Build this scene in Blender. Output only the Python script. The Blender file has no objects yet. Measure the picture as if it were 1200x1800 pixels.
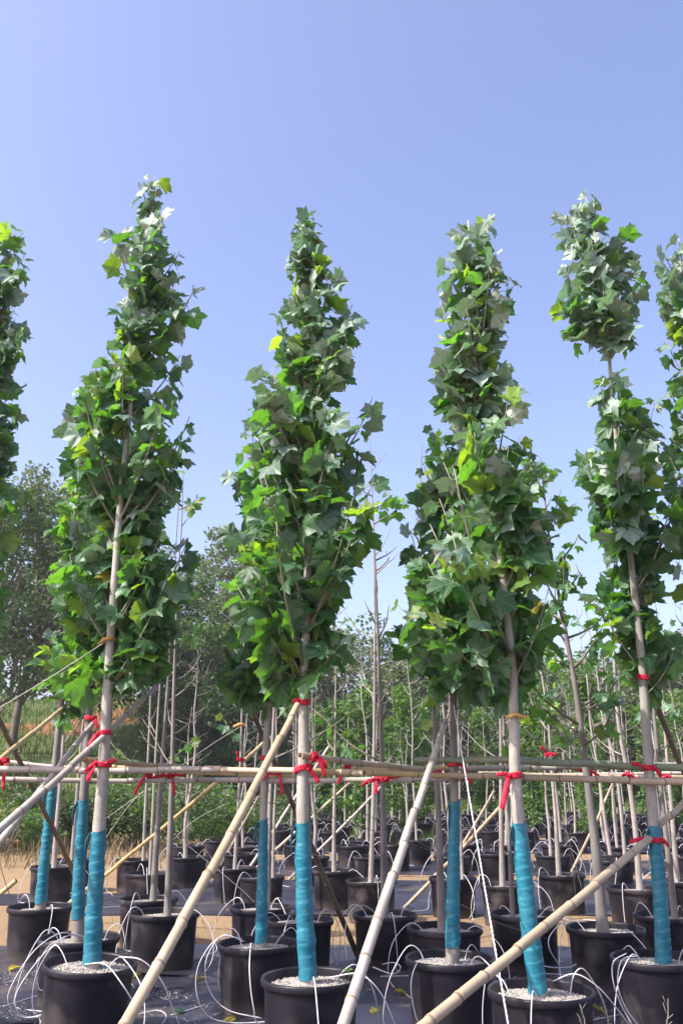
import bpy, math, random
import numpy as np
from mathutils import Vector, Matrix

R = math.radians
sc = bpy.context.scene
C = sc.collection
rng = random.Random(7)

# ------------------------------------------------------------------ camera
EYE = 1.45
TILT = R(17.4)
FPX = 1500.0                       # focal length in pixels of the 1200 x 1800 photograph
cam_data = bpy.data.cameras.new('camera')
cam_data.sensor_fit = 'VERTICAL'
cam_data.sensor_height = 36.0
cam_data.lens = 36.0 * FPX / 1800.0
cam_data.clip_start = 0.05
cam_data.clip_end = 2000.0
cam = bpy.data.objects.new('camera', cam_data)
C.objects.link(cam)
cam.location = (0, 0, EYE)
cam.rotation_euler = (R(90) + TILT, 0, 0)
sc.camera = cam

# ------------------------------------------------------------------ light
SUN_AZ = Vector((-0.90, -0.44, 0)).normalized()     # horizontal direction towards the sun
SUN_EL = R(47)
to_sun = Vector((SUN_AZ.x * math.cos(SUN_EL), SUN_AZ.y * math.cos(SUN_EL), math.sin(SUN_EL)))
world = bpy.data.worlds.new('World')
sc.world = world
world.use_nodes = True
wn = world.node_tree.nodes
wl = world.node_tree.links
wn.clear()
w_out = wn.new('ShaderNodeOutputWorld')
w_bg = wn.new('ShaderNodeBackground')
w_sky = wn.new('ShaderNodeTexSky')
w_sky.sky_type = 'NISHITA'
w_sky.sun_disc = False
w_sky.sun_elevation = SUN_EL
w_sky.sun_rotation = math.atan2(SUN_AZ.x, SUN_AZ.y)
w_sky.altitude = 0
w_sky.air_density = 1.0
w_sky.dust_density = 3.4
w_sky.ozone_density = 3.0
w_tint = wn.new('ShaderNodeMixRGB')
w_tint.blend_type = 'MULTIPLY'
w_tint.inputs[0].default_value = 1.0
w_tint.inputs[2].default_value = (1.13, 0.985, 1.055, 1)
wl.new(w_sky.outputs[0], w_tint.inputs[1])
wl.new(w_tint.outputs[0], w_bg.inputs[0])
w_bg.inputs[1].default_value = 0.15
wl.new(w_bg.outputs[0], w_out.inputs[0])

sun_data = bpy.data.lights.new('sun', 'SUN')
sun_data.energy = 3.6
sun_data.angle = R(0.5)
sun_data.color = (1.0, 0.965, 0.91)
sun = bpy.data.objects.new('sun', sun_data)
C.objects.link(sun)
sun.rotation_euler = to_sun.to_track_quat('Z', 'Y').to_euler()
sun.location = to_sun * 30

sc.view_settings.view_transform = 'Standard'
sc.view_settings.look = 'None'
sc.view_settings.gamma = 1.0
sc.view_settings.exposure = 1.14
sc.view_settings.use_curve_mapping = False
sc.render.engine = 'CYCLES'
sc.cycles.max_bounces = 6
sc.cycles.transparent_max_bounces = 6

# ------------------------------------------------------------------ helpers
CT, ST = math.cos(TILT), math.sin(TILT)

def at(px, py, Y):
    """point seen at photograph pixel (px, py) on the plane at distance Y in front of the viewer"""
    dx = (px - 600.0) / FPX
    dy = (900.0 - py) / FPX
    wy = CT - dy * ST
    wz = ST + dy * CT
    k = Y / wy
    return Vector((dx * k, Y, EYE + wz * k))

def on_z(px, py, z):
    dx = (px - 600.0) / FPX
    dy = (900.0 - py) / FPX
    wy = CT - dy * ST
    wz = ST + dy * CT
    k = (z - EYE) / wz
    return Vector((dx * k, wy * k, z))

def project(p):
    x, y, z = p[0], p[1], p[2] - EYE
    zc = y * CT + z * ST
    yc = -y * ST + z * CT
    return 600 + FPX * x / zc, 900 - FPX * yc / zc, zc

def tag(o, label=None, cat=None, group=None, kind=None):
    if label: o['label'] = label
    if cat: o['category'] = cat
    if group: o['group'] = group
    if kind: o['kind'] = kind
    return o

def empty(name, loc=(0, 0, 0)):
    o = bpy.data.objects.new(name, None)
    o.empty_display_size = 0.1
    o.location = loc
    C.objects.link(o)
    return o

def put(name, mesh, parent=None, matrix=None):
    o = bpy.data.objects.new(name, mesh)
    C.objects.link(o)
    if parent is not None:
        o.parent = parent
    if matrix is not None:
        o.matrix_local = matrix
    return o

def copy_tree(o, parent=None):
    c = o.copy()
    C.objects.link(c)
    c.parent = parent
    for ch in o.children:
        copy_tree(ch, c)
    return c

class MB:
    """collects vertices and faces of one mesh"""
    def __init__(self):
        self.v = []; self.f = []; self.mi = []
    def add(self, v, f, mi=0):
        b = len(self.v)
        self.v.extend([tuple(p) for p in v])
        self.f.extend([tuple(i + b for i in q) for q in f])
        self.mi.extend([mi] * len(f))
    def mesh(self, name, mats, smooth=True):
        m = bpy.data.meshes.new(name)
        m.from_pydata(self.v, [], self.f)
        if not isinstance(mats, (list, tuple)): mats = [mats]
        for k in mats: m.materials.append(k)
        if len(mats) > 1: m.polygons.foreach_set('material_index', self.mi)
        if smooth: m.polygons.foreach_set('use_smooth', [True] * len(self.f))
        m.update()
        return m
    def build(self, name, mats, parent=None, smooth=True):
        return put(name, self.mesh(name, mats, smooth), parent)
    # -- shapes
    def tube(self, pts, radii, n=8, cap=True, mi=0, squash=None):
        pts = [Vector(p) for p in pts]
        if not hasattr(radii, '__len__'): radii = [radii] * len(pts)
        t0 = (pts[1] - pts[0]).normalized()
        u = t0.orthogonal().normalized()
        vs = []; fs = []
        for i, p in enumerate(pts):
            a = pts[max(i - 1, 0)]; b = pts[min(i + 1, len(pts) - 1)]
            t = (b - a)
            t = t.normalized() if t.length > 1e-9 else t0
            u = (u - t * u.dot(t))
            u = u.normalized() if u.length > 1e-6 else t.orthogonal().normalized()
            w = t.cross(u)
            for k in range(n):
                an = 2 * math.pi * k / n
                vs.append(p + (u * math.cos(an) + w * math.sin(an)) * radii[i])
        for i in range(len(pts) - 1):
            for k in range(n):
                k2 = (k + 1) % n
                fs.append((i * n + k, i * n + k2, (i + 1) * n + k2, (i + 1) * n + k))
        if cap:
            fs.append(tuple(reversed(range(n))))
            fs.append(tuple(range((len(pts) - 1) * n, len(pts) * n)))
        self.add(vs, fs, mi)
    def lathe(self, prof, n=32, mi=0, center=(0, 0, 0)):
        cx, cy, cz = center
        vs = []; fs = []
        for r, z in prof:
            for k in range(n):
                a = 2 * math.pi * k / n
                vs.append((cx + r * math.cos(a), cy + r * math.sin(a), cz + z))
        for i in range(len(prof) - 1):
            for k in range(n):
                k2 = (k + 1) % n
                fs.append((i * n + k, i * n + k2, (i + 1) * n + k2, (i + 1) * n + k))
        self.add(vs, fs, mi)
    def strip(self, pts, width_dir, widths, thick=0.003, mi=0):
        """a thin cloth strip with real thickness"""
        vs = []; fs = []
        n = len(pts)
        for i, p in enumerate(pts):
            p = Vector(p)
            t = Vector(pts[min(i + 1, n - 1)]) - Vector(pts[max(i - 1, 0)])
            wd = Vector(width_dir[i] if isinstance(width_dir, list) else width_dir).normalized()
            nn = t.cross(wd).normalized() * thick
            w = widths[i] if hasattr(widths, '__len__') else widths
            vs += [p - wd * w + nn, p + wd * w + nn, p + wd * w - nn, p - wd * w - nn]
        for i in range(n - 1):
            for k in range(4):
                k2 = (k + 1) % 4
                fs.append((i * 4 + k, i * 4 + k2, i * 4 + 4 + k2, i * 4 + 4 + k))
        fs.append((3, 2, 1, 0)); fs.append((n * 4 - 4, n * 4 - 3, n * 4 - 2, n * 4 - 1))
        self.add(vs, fs, mi)

def catmull(pts, per=6):
    pts = [Vector(p) for p in pts]
    P = [pts[0] * 2 - pts[1]] + pts + [pts[-1] * 2 - pts[-2]]
    out = []
    for i in range(1, len(P) - 2):
        for k in range(per):
            t = k / per
            a, b, c, d = P[i - 1], P[i], P[i + 1], P[i + 2]
            out.append(0.5 * ((2 * b) + (c - a) * t + (2 * a - 5 * b + 4 * c - d) * t * t + (3 * b - a - 3 * c + d) * t ** 3))
    out.append(pts[-1])
    return out

def lerp(a, b, t): return a + (b - a) * t

def interp(tab, y):
    """piecewise linear table [(y, a, b...)] sorted by y"""
    if y <= tab[0][0]: return tab[0][1:]
    for p, q in zip(tab, tab[1:]):
        if y <= q[0]:
            t = (y - p[0]) / (q[0] - p[0])
            return tuple(lerp(a, b, t) for a, b in zip(p[1:], q[1:]))
    return tab[-1][1:]

# ------------------------------------------------------------------ materials
class NT:
    def __init__(self, name):
        self.m = bpy.data.materials.new(name)
        self.m.use_nodes = True
        self.n = self.m.node_tree.nodes
        self.l = self.m.node_tree.links
        self.n.clear()
        self.out = self.n.new('ShaderNodeOutputMaterial')
    def node(self, t, **kw):
        x = self.n.new(t)
        for k, v in kw.items(): setattr(x, k, v)
        return x
    def link(self, a, b): self.l.new(a, b)
    def val(self, sock, v):
        if hasattr(v, 'links') or hasattr(v, 'is_output'): self.link(v, sock)
        else: sock.default_value = v
    def math(self, op, a, b=0.0, c=None):
        x = self.node('ShaderNodeMath', operation=op)
        self.val(x.inputs[0], a); self.val(x.inputs[1], b)
        if c is not None: self.val(x.inputs[2], c)
        return x.outputs[0]
    def mix(self, f, a, b, mode='MIX'):
        x = self.node('ShaderNodeMixRGB', blend_type=mode)
        self.val(x.inputs[0], f)
        for s, v in ((x.inputs[1], a), (x.inputs[2], b)):
            if isinstance(v, tuple): s.default_value = (v[0], v[1], v[2], 1)
            else: self.link(v, s)
        return x.outputs[0]
    def ramp(self, f, stops):
        x = self.node('ShaderNodeValToRGB')
        e = x.color_ramp.elements
        while len(e) < len(stops): e.new(0.5)
        for k, (p, c) in zip(e, stops):
            k.position = p; k.color = (c[0], c[1], c[2], 1) if isinstance(c, tuple) else (c, c, c, 1)
        self.link(f, x.inputs[0])
        return x.outputs[0]
    def noise(self, scale, detail=4, coord='Object', rough=0.55, vec=None, sc3=None):
        if vec is None:
            tc = self.node('ShaderNodeTexCoord')
            vec = tc.outputs[coord]
        if sc3:
            mp = self.node('ShaderNodeMapping')
            mp.inputs['Scale'].default_value = sc3
            self.link(vec, mp.inputs[0]); vec = mp.outputs[0]
        x = self.node('ShaderNodeTexNoise')
        x.inputs['Scale'].default_value = scale
        x.inputs['Detail'].default_value = detail
        x.inputs['Roughness'].default_value = rough
        self.link(vec, x.inputs['Vector'])
        return x.outputs[0]
    def bump(self, h, strength=0.3, dist=0.01):
        x = self.node('ShaderNodeBump')
        x.inputs['Strength'].default_value = strength
        x.inputs['Distance'].default_value = dist
        self.link(h, x.inputs['Height'])
        return x.outputs[0]
    def principled(self, col, rough=0.7, spec=0.4, normal=None):
        b = self.node('ShaderNodeBsdfPrincipled')
        if isinstance(col, tuple): b.inputs['Base Color'].default_value = (col[0], col[1], col[2], 1)
        else: self.link(col, b.inputs['Base Color'])
        self.val(b.inputs['Roughness'], rough)
        b.inputs['Specular IOR Level'].default_value = spec
        if normal is not None: self.link(normal, b.inputs['Normal'])
        return b.outputs[0]
    def done(self, sh):
        self.link(sh, self.out.inputs[0])
        return self.m

def obj_random(t):
    return t.node('ShaderNodeObjectInfo').outputs['Random']

def mat_bark(name, c1, c2, c3, scale=9):
    t = NT(name)
    n1 = t.noise(scale, 5, sc3=(1, 1, 0.35))
    n2 = t.noise(scale * 5, 4, sc3=(1, 1, 0.6))
    col = t.ramp(n1, [(0.3, c1), (0.52, c2), (0.72, c3)])
    col = t.mix(t.math('MULTIPLY', t.ramp(n2, [(0.52, 0.0), (0.7, 1.0)]), 0.35), col, (0.16, 0.13, 0.1))
    n3 = t.noise(scale * 1.3, 2, sc3=(0.2, 0.2, 2.2))
    col = t.mix(t.ramp(n3, [(0.66, 0.0), (0.7, 0.35)]), col, (0.2, 0.17, 0.13))
    col = t.mix(t.math('MULTIPLY', obj_random(t), 0.3), col, c1)
    return t.done(t.principled(col, 0.75, 0.25, t.bump(n2, 0.35, 0.004)))

def mat_bamboo(name, c1, c2, node_col=(0.2, 0.15, 0.1)):
    t = NT(name)
    n1 = t.noise(3.0, 4)
    n2 = t.noise(40, 3)
    col = t.ramp(n1, [(0.35, c1), (0.65, c2)])
    col = t.mix(t.math('MULTIPLY', t.ramp(n2, [(0.5, 0.0), (0.75, 1.0)]), 0.3), col, node_col)
    col = t.mix(t.math('MULTIPLY', obj_random(t), 0.35), col, c1)
    rg = t.math('MULTIPLY_ADD', n1, 0.2, 0.4)
    return t.done(t.principled(col, rg, 0.4, t.bump(n2, 0.12, 0.002)))

def mat_simple(name, col, rough=0.6, spec=0.4, var=0.25, scale=12, bump=0.2, dist=0.003):
    t = NT(name)
    n = t.noise(scale, 5)
    dark = tuple(c * (1 - var) for c in col)
    lite = tuple(min(1, c * (1 + var)) for c in col)
    c = t.ramp(n, [(0.3, dark), (0.7, lite)])
    return t.done(t.principled(c, rough, spec, t.bump(n, bump, dist)))

def mat_leaf(name, up, low, trans, island=False, tfac=0.47, var=0.5, yellow=0.0):
    t = NT(name)
    if island: rnd = t.node('ShaderNodeNewGeometry').outputs['Random Per Island']
    else: rnd = obj_random(t)
    geo = t.node('ShaderNodeNewGeometry')
    r2 = t.math('FRACT', t.math('MULTIPLY', rnd, 7.31))
    r3 = t.math('FRACT', t.math('MULTIPLY', rnd, 23.7))
    upc = t.mix(rnd, tuple(c * (1 - var) for c in up), tuple(c * (1 + var) for c in up))
    upc = t.mix(t.math('MULTIPLY', r2, 0.45), upc, (0.035, 0.10, 0.075))
    lowc = t.mix(rnd, tuple(c * 0.78 for c in low), tuple(c * 1.2 for c in low))
    col = t.mix(geo.outputs['Backfacing'], upc, lowc)
    trc = t.mix(r3, tuple(c * 0.6 for c in trans), tuple(c * 1.3 for c in trans))
    # veins
    uv = t.node('ShaderNodeUVMap')
    sp = t.node('ShaderNodeSeparateXYZ')
    t.link(uv.outputs[0], sp.inputs[0])
    ax = t.math('ABSOLUTE', sp.outputs[0])
    ang = t.math('ARCTAN2', ax, sp.outputs[1])
    pp = t.math('PINGPONG', ang, R(25))
    rad = t.math('SQRT', t.math('ADD', t.math('POWER', ax, 2.0), t.math('POWER', sp.outputs[1], 2.0)))
    d = t.math('MULTIPLY', pp, rad)
    vein = t.ramp(t.math('MULTIPLY', d, 10.0), [(0.10, 1.0), (0.24, 0.0)])
    nz = t.noise(6.0, 3, vec=uv.outputs[0])
    col = t.mix(t.math('MULTIPLY', vein, 0.55), col, (0.30, 0.36, 0.20))
    col = t.mix(t.math('MULTIPLY', t.ramp(nz, [(0.55, 0.0), (0.75, 1.0)]), 0.18), col, (0.12, 0.17, 0.04))
    hgt = t.math('SUBTRACT', nz, vein)
    ps = t.principled(col, 0.42, 0.5, t.bump(hgt, 0.25, 0.01))
    tr = t.node('ShaderNodeBsdfTranslucent')
    t.link(t.mix(t.math('MULTIPLY', vein, 0.4), trc, (0.08, 0.16, 0.02)), tr.inputs[0])
    mx = t.node('ShaderNodeMixShader')
    mx.inputs[0].default_value = tfac
    t.link(ps, mx.inputs[1]); t.link(tr.outputs[0], mx.inputs[2])
    return t.done(mx.outputs[0])

def mat_foliage(name, c1, c2, trans, tfac=0.3):
    t = NT(name)
    rnd = t.node('ShaderNodeNewGeometry').outputs['Random Per Island']
    col = t.mix(rnd, c1, c2)
    ps = t.principled(col, 0.5, 0.35)
    tr = t.node('ShaderNodeBsdfTranslucent')
    t.link(t.mix(rnd, tuple(c * 0.7 for c in trans), tuple(c * 1.2 for c in trans)), tr.inputs[0])
    mx = t.node('ShaderNodeMixShader'); mx.inputs[0].default_value = tfac
    t.link(ps, mx.inputs[1]); t.link(tr.outputs[0], mx.inputs[2])
    return t.done(mx.outputs[0])

M = {}
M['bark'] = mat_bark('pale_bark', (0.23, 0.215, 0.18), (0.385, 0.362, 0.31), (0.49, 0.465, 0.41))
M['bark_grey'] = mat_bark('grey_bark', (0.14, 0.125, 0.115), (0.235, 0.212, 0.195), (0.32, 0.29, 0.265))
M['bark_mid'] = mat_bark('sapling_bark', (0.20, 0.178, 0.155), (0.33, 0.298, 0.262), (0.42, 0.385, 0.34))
M['bark_brown'] = mat_bark('woodland_bark', (0.10, 0.085, 0.07), (0.17, 0.145, 0.12), (0.24, 0.21, 0.18), 6)
M['twig'] = mat_bark('twig_bark', (0.12, 0.10, 0.085), (0.22, 0.19, 0.16), (0.34, 0.31, 0.27), 15)
M['petiole_branch'] = mat_bark('branch_bark', (0.17, 0.165, 0.115), (0.26, 0.25, 0.18), (0.34, 0.325, 0.25), 14)
M['bamboo'] = mat_bamboo('pale_bamboo', (0.36, 0.28, 0.175), (0.52, 0.42, 0.29))
M['bamboo_grey'] = mat_bamboo('weathered_bamboo', (0.33, 0.29, 0.245), (0.50, 0.45, 0.39))
M['bamboo_green'] = mat_bamboo('green_bamboo', (0.13, 0.17, 0.10), (0.24, 0.27, 0.17))
M['bamboo_dark'] = mat_bamboo('brown_bamboo', (0.10, 0.07, 0.045), (0.19, 0.14, 0.09))  # brown canes; also painted shade on the far left pole
M['bamboo_dry'] = mat_bamboo('straw_bamboo', (0.40, 0.29, 0.13), (0.54, 0.42, 0.20))
M['node'] = mat_simple('bamboo_node', (0.23, 0.175, 0.12), 0.8)
M['hollow'] = mat_simple('bamboo_hollow', (0.06, 0.035, 0.025), 0.9)
M['red'] = mat_simple('red_cloth', (0.52, 0.012, 0.04), 0.65, 0.3, 0.3, 30, 0.35, 0.004)
M['tube'] = mat_simple('white_tubing', (0.60, 0.58, 0.60), 0.4, 0.5, 0.08, 8)
M['rope'] = mat_simple('white_rope', (0.74, 0.72, 0.70), 0.8, 0.2, 0.15, 60, 0.6, 0.004)
M['wire'] = mat_simple('thin_wire', (0.13, 0.12, 0.12), 0.5, 0.5)
M['cord'] = mat_simple('pale_cord', (0.45, 0.42, 0.36), 0.7)
M['pad'] = mat_simple('ochre_pad', (0.55, 0.30, 0.10), 0.8)
M['perlite'] = mat_simple('grey_pumice', (0.37, 0.34, 0.30), 0.9, 0.2, 0.4, 60, 0.8, 0.01)
M['leaf'] = mat_leaf('leaf_green', (0.050, 0.128, 0.050), (0.20, 0.34, 0.20), (0.135, 0.38, 0.014))
M['leaf_young'] = mat_leaf('leaf_young', (0.21, 0.31, 0.23), (0.40, 0.48, 0.40), (0.15, 0.33, 0.11), tfac=0.28, var=0.25)
M['leaf_lime'] = mat_leaf('leaf_lime', (0.16, 0.27, 0.03), (0.30, 0.38, 0.14), (0.32, 0.56, 0.02), tfac=0.5)
M['leaf_dry'] = mat_leaf('leaf_yellowed', (0.36, 0.29, 0.03), (0.38, 0.32, 0.08), (0.60, 0.46, 0.02), tfac=0.45)
M['mass'] = mat_leaf('mass_green', (0.050, 0.128, 0.050), (0.20, 0.34, 0.20), (0.135, 0.38, 0.014), island=True)
M['mass_young'] = mat_leaf('mass_young', (0.21, 0.31, 0.23), (0.40, 0.48, 0.40), (0.15, 0.33, 0.11), island=True, tfac=0.28, var=0.25)
M['mass_lime'] = mat_leaf('mass_lime', (0.16, 0.27, 0.03), (0.30, 0.38, 0.14), (0.32, 0.56, 0.02), island=True, tfac=0.5)
M['mass_dry'] = mat_leaf('mass_yellowed', (0.36, 0.29, 0.03), (0.38, 0.32, 0.08), (0.60, 0.46, 0.02), island=True, tfac=0.45)
M['wood_leaf'] = mat_foliage('woodland_leaves', (0.045, 0.085, 0.030), (0.105, 0.165, 0.062), (0.12, 0.22, 0.03))
M['wood_leaf_pale'] = mat_foliage('woodland_pale_leaves', (0.085, 0.12, 0.06), (0.18, 0.22, 0.12), (0.2, 0.28, 0.06))
M['ivy'] = mat_foliage('column_leaves', (0.035, 0.095, 0.03), (0.10, 0.19, 0.05), (0.22, 0.40, 0.02), 0.35)
M['grass'] = mat_foliage('hill_grass', (0.06, 0.11, 0.025), (0.14, 0.20, 0.05), (0.14, 0.22, 0.02), 0.3)
M['dry_grass'] = mat_foliage('dry_stalks', (0.15, 0.115, 0.065), (0.28, 0.22, 0.12), (0.2, 0.15, 0.06), 0.2)

def mat_pot():
    t = NT('black_pot_plastic')
    n = t.noise(7, 5)
    n2 = t.noise(50, 3)
    tc = t.node('ShaderNodeTexCoord')
    sp = t.node('ShaderNodeSeparateXYZ'); t.link(tc.outputs['Object'], sp.inputs[0])
    col = t.ramp(n, [(0.3, (0.009, 0.0075, 0.012)), (0.7, (0.020, 0.017, 0.024))])
    dust = t.math('MULTIPLY', t.ramp(t.noise(3.5, 6), [(0.48, 0.0), (0.75, 1.0)]), t.math('MULTIPLY_ADD', obj_random(t), 0.55, 0.08))
    col = t.mix(dust, col, (0.17, 0.15, 0.14))
    splash = t.ramp(t.math('MULTIPLY_ADD', n2, 0.05, sp.outputs[2]), [(0.05, 1.0), (0.13, 0.0)])
    col = t.mix(t.math('MULTIPLY', splash, 0.45), col, (0.14, 0.115, 0.09))
    rg = t.math('MULTIPLY_ADD', n, 0.25, 0.30)
    return t.done(t.principled(col, rg, 0.24, t.bump(n2, 0.06, 0.002)))
M['pot'] = mat_pot()

def mat_wrap():
    t = NT('blue_wrap_plastic')
    n = t.noise(9, 5)
    n2 = t.noise(30, 4, sc3=(1, 1, 1.6))
    col = t.ramp(n, [(0.25, (0.006, 0.115, 0.17)), (0.7, (0.014, 0.19, 0.26))])
    col = t.mix(t.math('MULTIPLY', t.ramp(n2, [(0.6, 0.0), (0.74, 1.0)]), 0.3), col, (0.004, 0.07, 0.12))
    col = t.mix(t.math('MULTIPLY', t.ramp(t.noise(17, 3), [(0.66, 0.0), (0.72, 1.0)]), 0.25), col, (0.25, 0.38, 0.42))
    fade = t.math('MULTIPLY', t.ramp(t.noise(2.5, 4), [(0.4, 0.0), (0.7, 1.0)]), t.math('MULTIPLY_ADD', obj_random(t), 0.4, 0.15))
    col = t.mix(fade, col, (0.055, 0.22, 0.255))
    col = t.mix(t.math('MULTIPLY', t.ramp(t.noise(45, 4), [(0.58, 0.0), (0.68, 1.0)]), 0.22), col, (0.18, 0.17, 0.14))
    return t.done(t.principled(col, 0.42, 0.45, t.bump(n2, 0.35, 0.008)))
M['wrap'] = mat_wrap()

def mat_soil():
    t = NT('bare_soil')
    geo = t.node('ShaderNodeNewGeometry')
    n = t.noise(0.5, 6, vec=geo.outputs['Position'])
    n2 = t.noise(14, 6, vec=geo.outputs['Position'])
    n3 = t.noise(0.16, 4, vec=geo.outputs['Position'])
    sp = t.node('ShaderNodeSeparateXYZ'); t.link(geo.outputs['Position'], sp.inputs[0])
    flat = t.ramp(n, [(0.3, (0.20, 0.135, 0.07)), (0.6, (0.28, 0.195, 0.105)), (0.8, (0.34, 0.265, 0.165))])
    flat = t.mix(t.math('MULTIPLY', n2, 0.5), flat, (0.21, 0.145, 0.085))
    red = t.ramp(n2, [(0.3, (0.20, 0.075, 0.038)), (0.7, (0.32, 0.15, 0.085))])
    grassy = t.ramp(n2, [(0.3, (0.06, 0.085, 0.03)), (0.7, (0.13, 0.15, 0.055))])
    hill = t.mix(t.ramp(n3, [(0.53, 0.0), (0.57, 1.0)]), grassy, red)
    col = t.mix(t.ramp(t.math('MULTIPLY_ADD', n, 0.5, sp.outputs[2]), [(0.35, 0.0), (0.6, 1.0)]), flat, hill)
    return t.done(t.principled(col, 0.95, 0.15, t.bump(n2, 0.7, 0.03)))
M['soil'] = mat_soil()

def mat_mat():
    t = NT('woven_ground_cloth')
    geo = t.node('ShaderNodeNewGeometry')
    pos = geo.outputs['Position']
    n = t.noise(1.6, 6, vec=pos)
    n2 = t.noise(26, 5, vec=pos)
    wv = t.node('ShaderNodeTexWave'); wv.inputs['Scale'].default_value = 60
    t.link(pos, wv.inputs['Vector'])
    col = t.ramp(n, [(0.3, (0.013, 0.012, 0.021)), (0.7, (0.032, 0.030, 0.046))])
    dust = t.math('MULTIPLY', t.ramp(t.noise(0.9, 7, vec=pos, rough=0.65), [(0.50, 0.0), (0.72, 1.0)]), t.ramp(n2, [(0.35, 0.2), (0.65, 1.0)]))
    col = t.mix(t.math('MULTIPLY', dust, 0.75), col, (0.26, 0.20, 0.135))
    specks = t.ramp(t.noise(70, 3, vec=pos), [(0.68, 0.0), (0.73, 1.0)])
    col = t.mix(t.math('MULTIPLY', specks, t.ramp(n, [(0.45, 0.0), (0.65, 0.8)])), col, (0.42, 0.40, 0.38))
    h = t.math('MULTIPLY_ADD', wv.outputs[1], 0.15, n2)
    return t.done(t.principled(col, 0.42, 0.5, t.bump(h, 0.3, 0.008)))
M['mat'] = mat_mat()

# ------------------------------------------------------------------ ground
def sstep(a, b, x):
    t = min(1, max(0, (x - a) / (b - a)))
    return t * t * (3 - 2 * t)

def ground_h(x, y):
    left = sstep(-1.2, -7.0, x + 0.05 * (y - 16))
    h = left * sstep(15.5, 21, y) * 0.55 + left * sstep(21, 42, y) * 4.0
    h += sstep(34, 60, y) * 1.6
    h += 1.15 * math.exp(-(((x + 6.7) / 2.3) ** 2 + ((y - 25) / 2.4) ** 2))
    h += (0.12 * math.sin(x * 0.9 + y * 0.4) + 0.1 * math.sin(y * 1.1 - x * 0.5)) * sstep(15, 22, y) * left
    return h

def nonuni(a, b, n, p=1.0):
    return [a + (b - a) * (i / n) ** p for i in range(n + 1)]
xs = [-x for x in reversed(nonuni(0.35, 260, 60, 2.3))] + nonuni(0, 260, 60, 2.3)
ys = nonuni(-6, 500, 130, 2.2)
gm = MB()
gm.add([(x, y, ground_h(x, y)) for y in ys for x in xs],
       [(j * len(xs) + i, j * len(xs) + i + 1, (j + 1) * len(xs) + i + 1, (j + 1) * len(xs) + i)
        for j in range(len(ys) - 1) for i in range(len(xs) - 1)])
tag(gm.build('ground', M['soil']), kind='structure')

def weed_mat(x0, x1, y0, y1, seed, lift=0.0):
    r = random.Random(seed)
    nx, ny = int((x1 - x0) / 0.11), int((y1 - y0) / 0.09)
    ph = [(r.uniform(0.5, 2.6), r.uniform(-2.5, 2.5), r.uniform(0, 6)) for _ in range(7)]
    vs = []
    for j in range(ny + 1):
        for i in range(nx + 1):
            x = lerp(x0, x1, i / nx); y = lerp(y0, y1, j / ny)
            e = 0.06 * math.sin(x * 1.7 + seed) + 0.03 * math.sin(x * 4.3)
            if j == 0: y -= e
            if j == ny: y += e
            z = sum(math.sin(a * x * 2 + b * y * 2 + c) for a, b, c in ph)
            z = 0.007 + lift + 0.009 * max(0, z - 0.6) + 0.0015 * r.random()
            vs.append((x, y, z))
    fs = [(j * (nx + 1) + i, j * (nx + 1) + i + 1, (j + 1) * (nx + 1) + i + 1, (j + 1) * (nx + 1) + i) for j in range(ny) for i in range(nx)]
    m = MB(); m.add(vs, fs)
    tag(m.build('weed_mat', M['mat']), kind='structure')
weed_mat(-4.6, 5.0, 2.0, 6.05, 1)
weed_mat(-4.8, 5.2, 5.9, 7.35, 7, .010)
weed_mat(-4.7, 5.4, 7.25, 8.55, 8, .004)
weed_mat(-2.9, 7.0, 10.4, 13.9, 2)
weed_mat(-2.6, 8.5, 14.6, 17.1, 3)
weed_mat(-2.4, 10.5, 18.6, 22.8, 4)
weed_mat(-1.6, 13.0, 23.7, 31.0, 5)
weed_mat(-5.2, -2.95, 11.2, 12.3, 6)

# ------------------------------------------------------------------ leaves
HALF = [(0.0, 0.0), (0.10, -0.055), (0.24, -0.11), (0.33, -0.075), (0.44, -0.10), (0.62, -0.03), (0.56, 0.08), (0.61, 0.19),
        (0.56, 0.28), (0.68, 0.36), (0.76, 0.50), (0.84, 0.69), (0.68, 0.65), (0.59, 0.73), (0.51, 0.65), (0.44, 0.62),
        (0.45, 0.73), (0.35, 0.79), (0.30, 0.90), (0.15, 0.93), (0.0, 1.08)]

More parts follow.
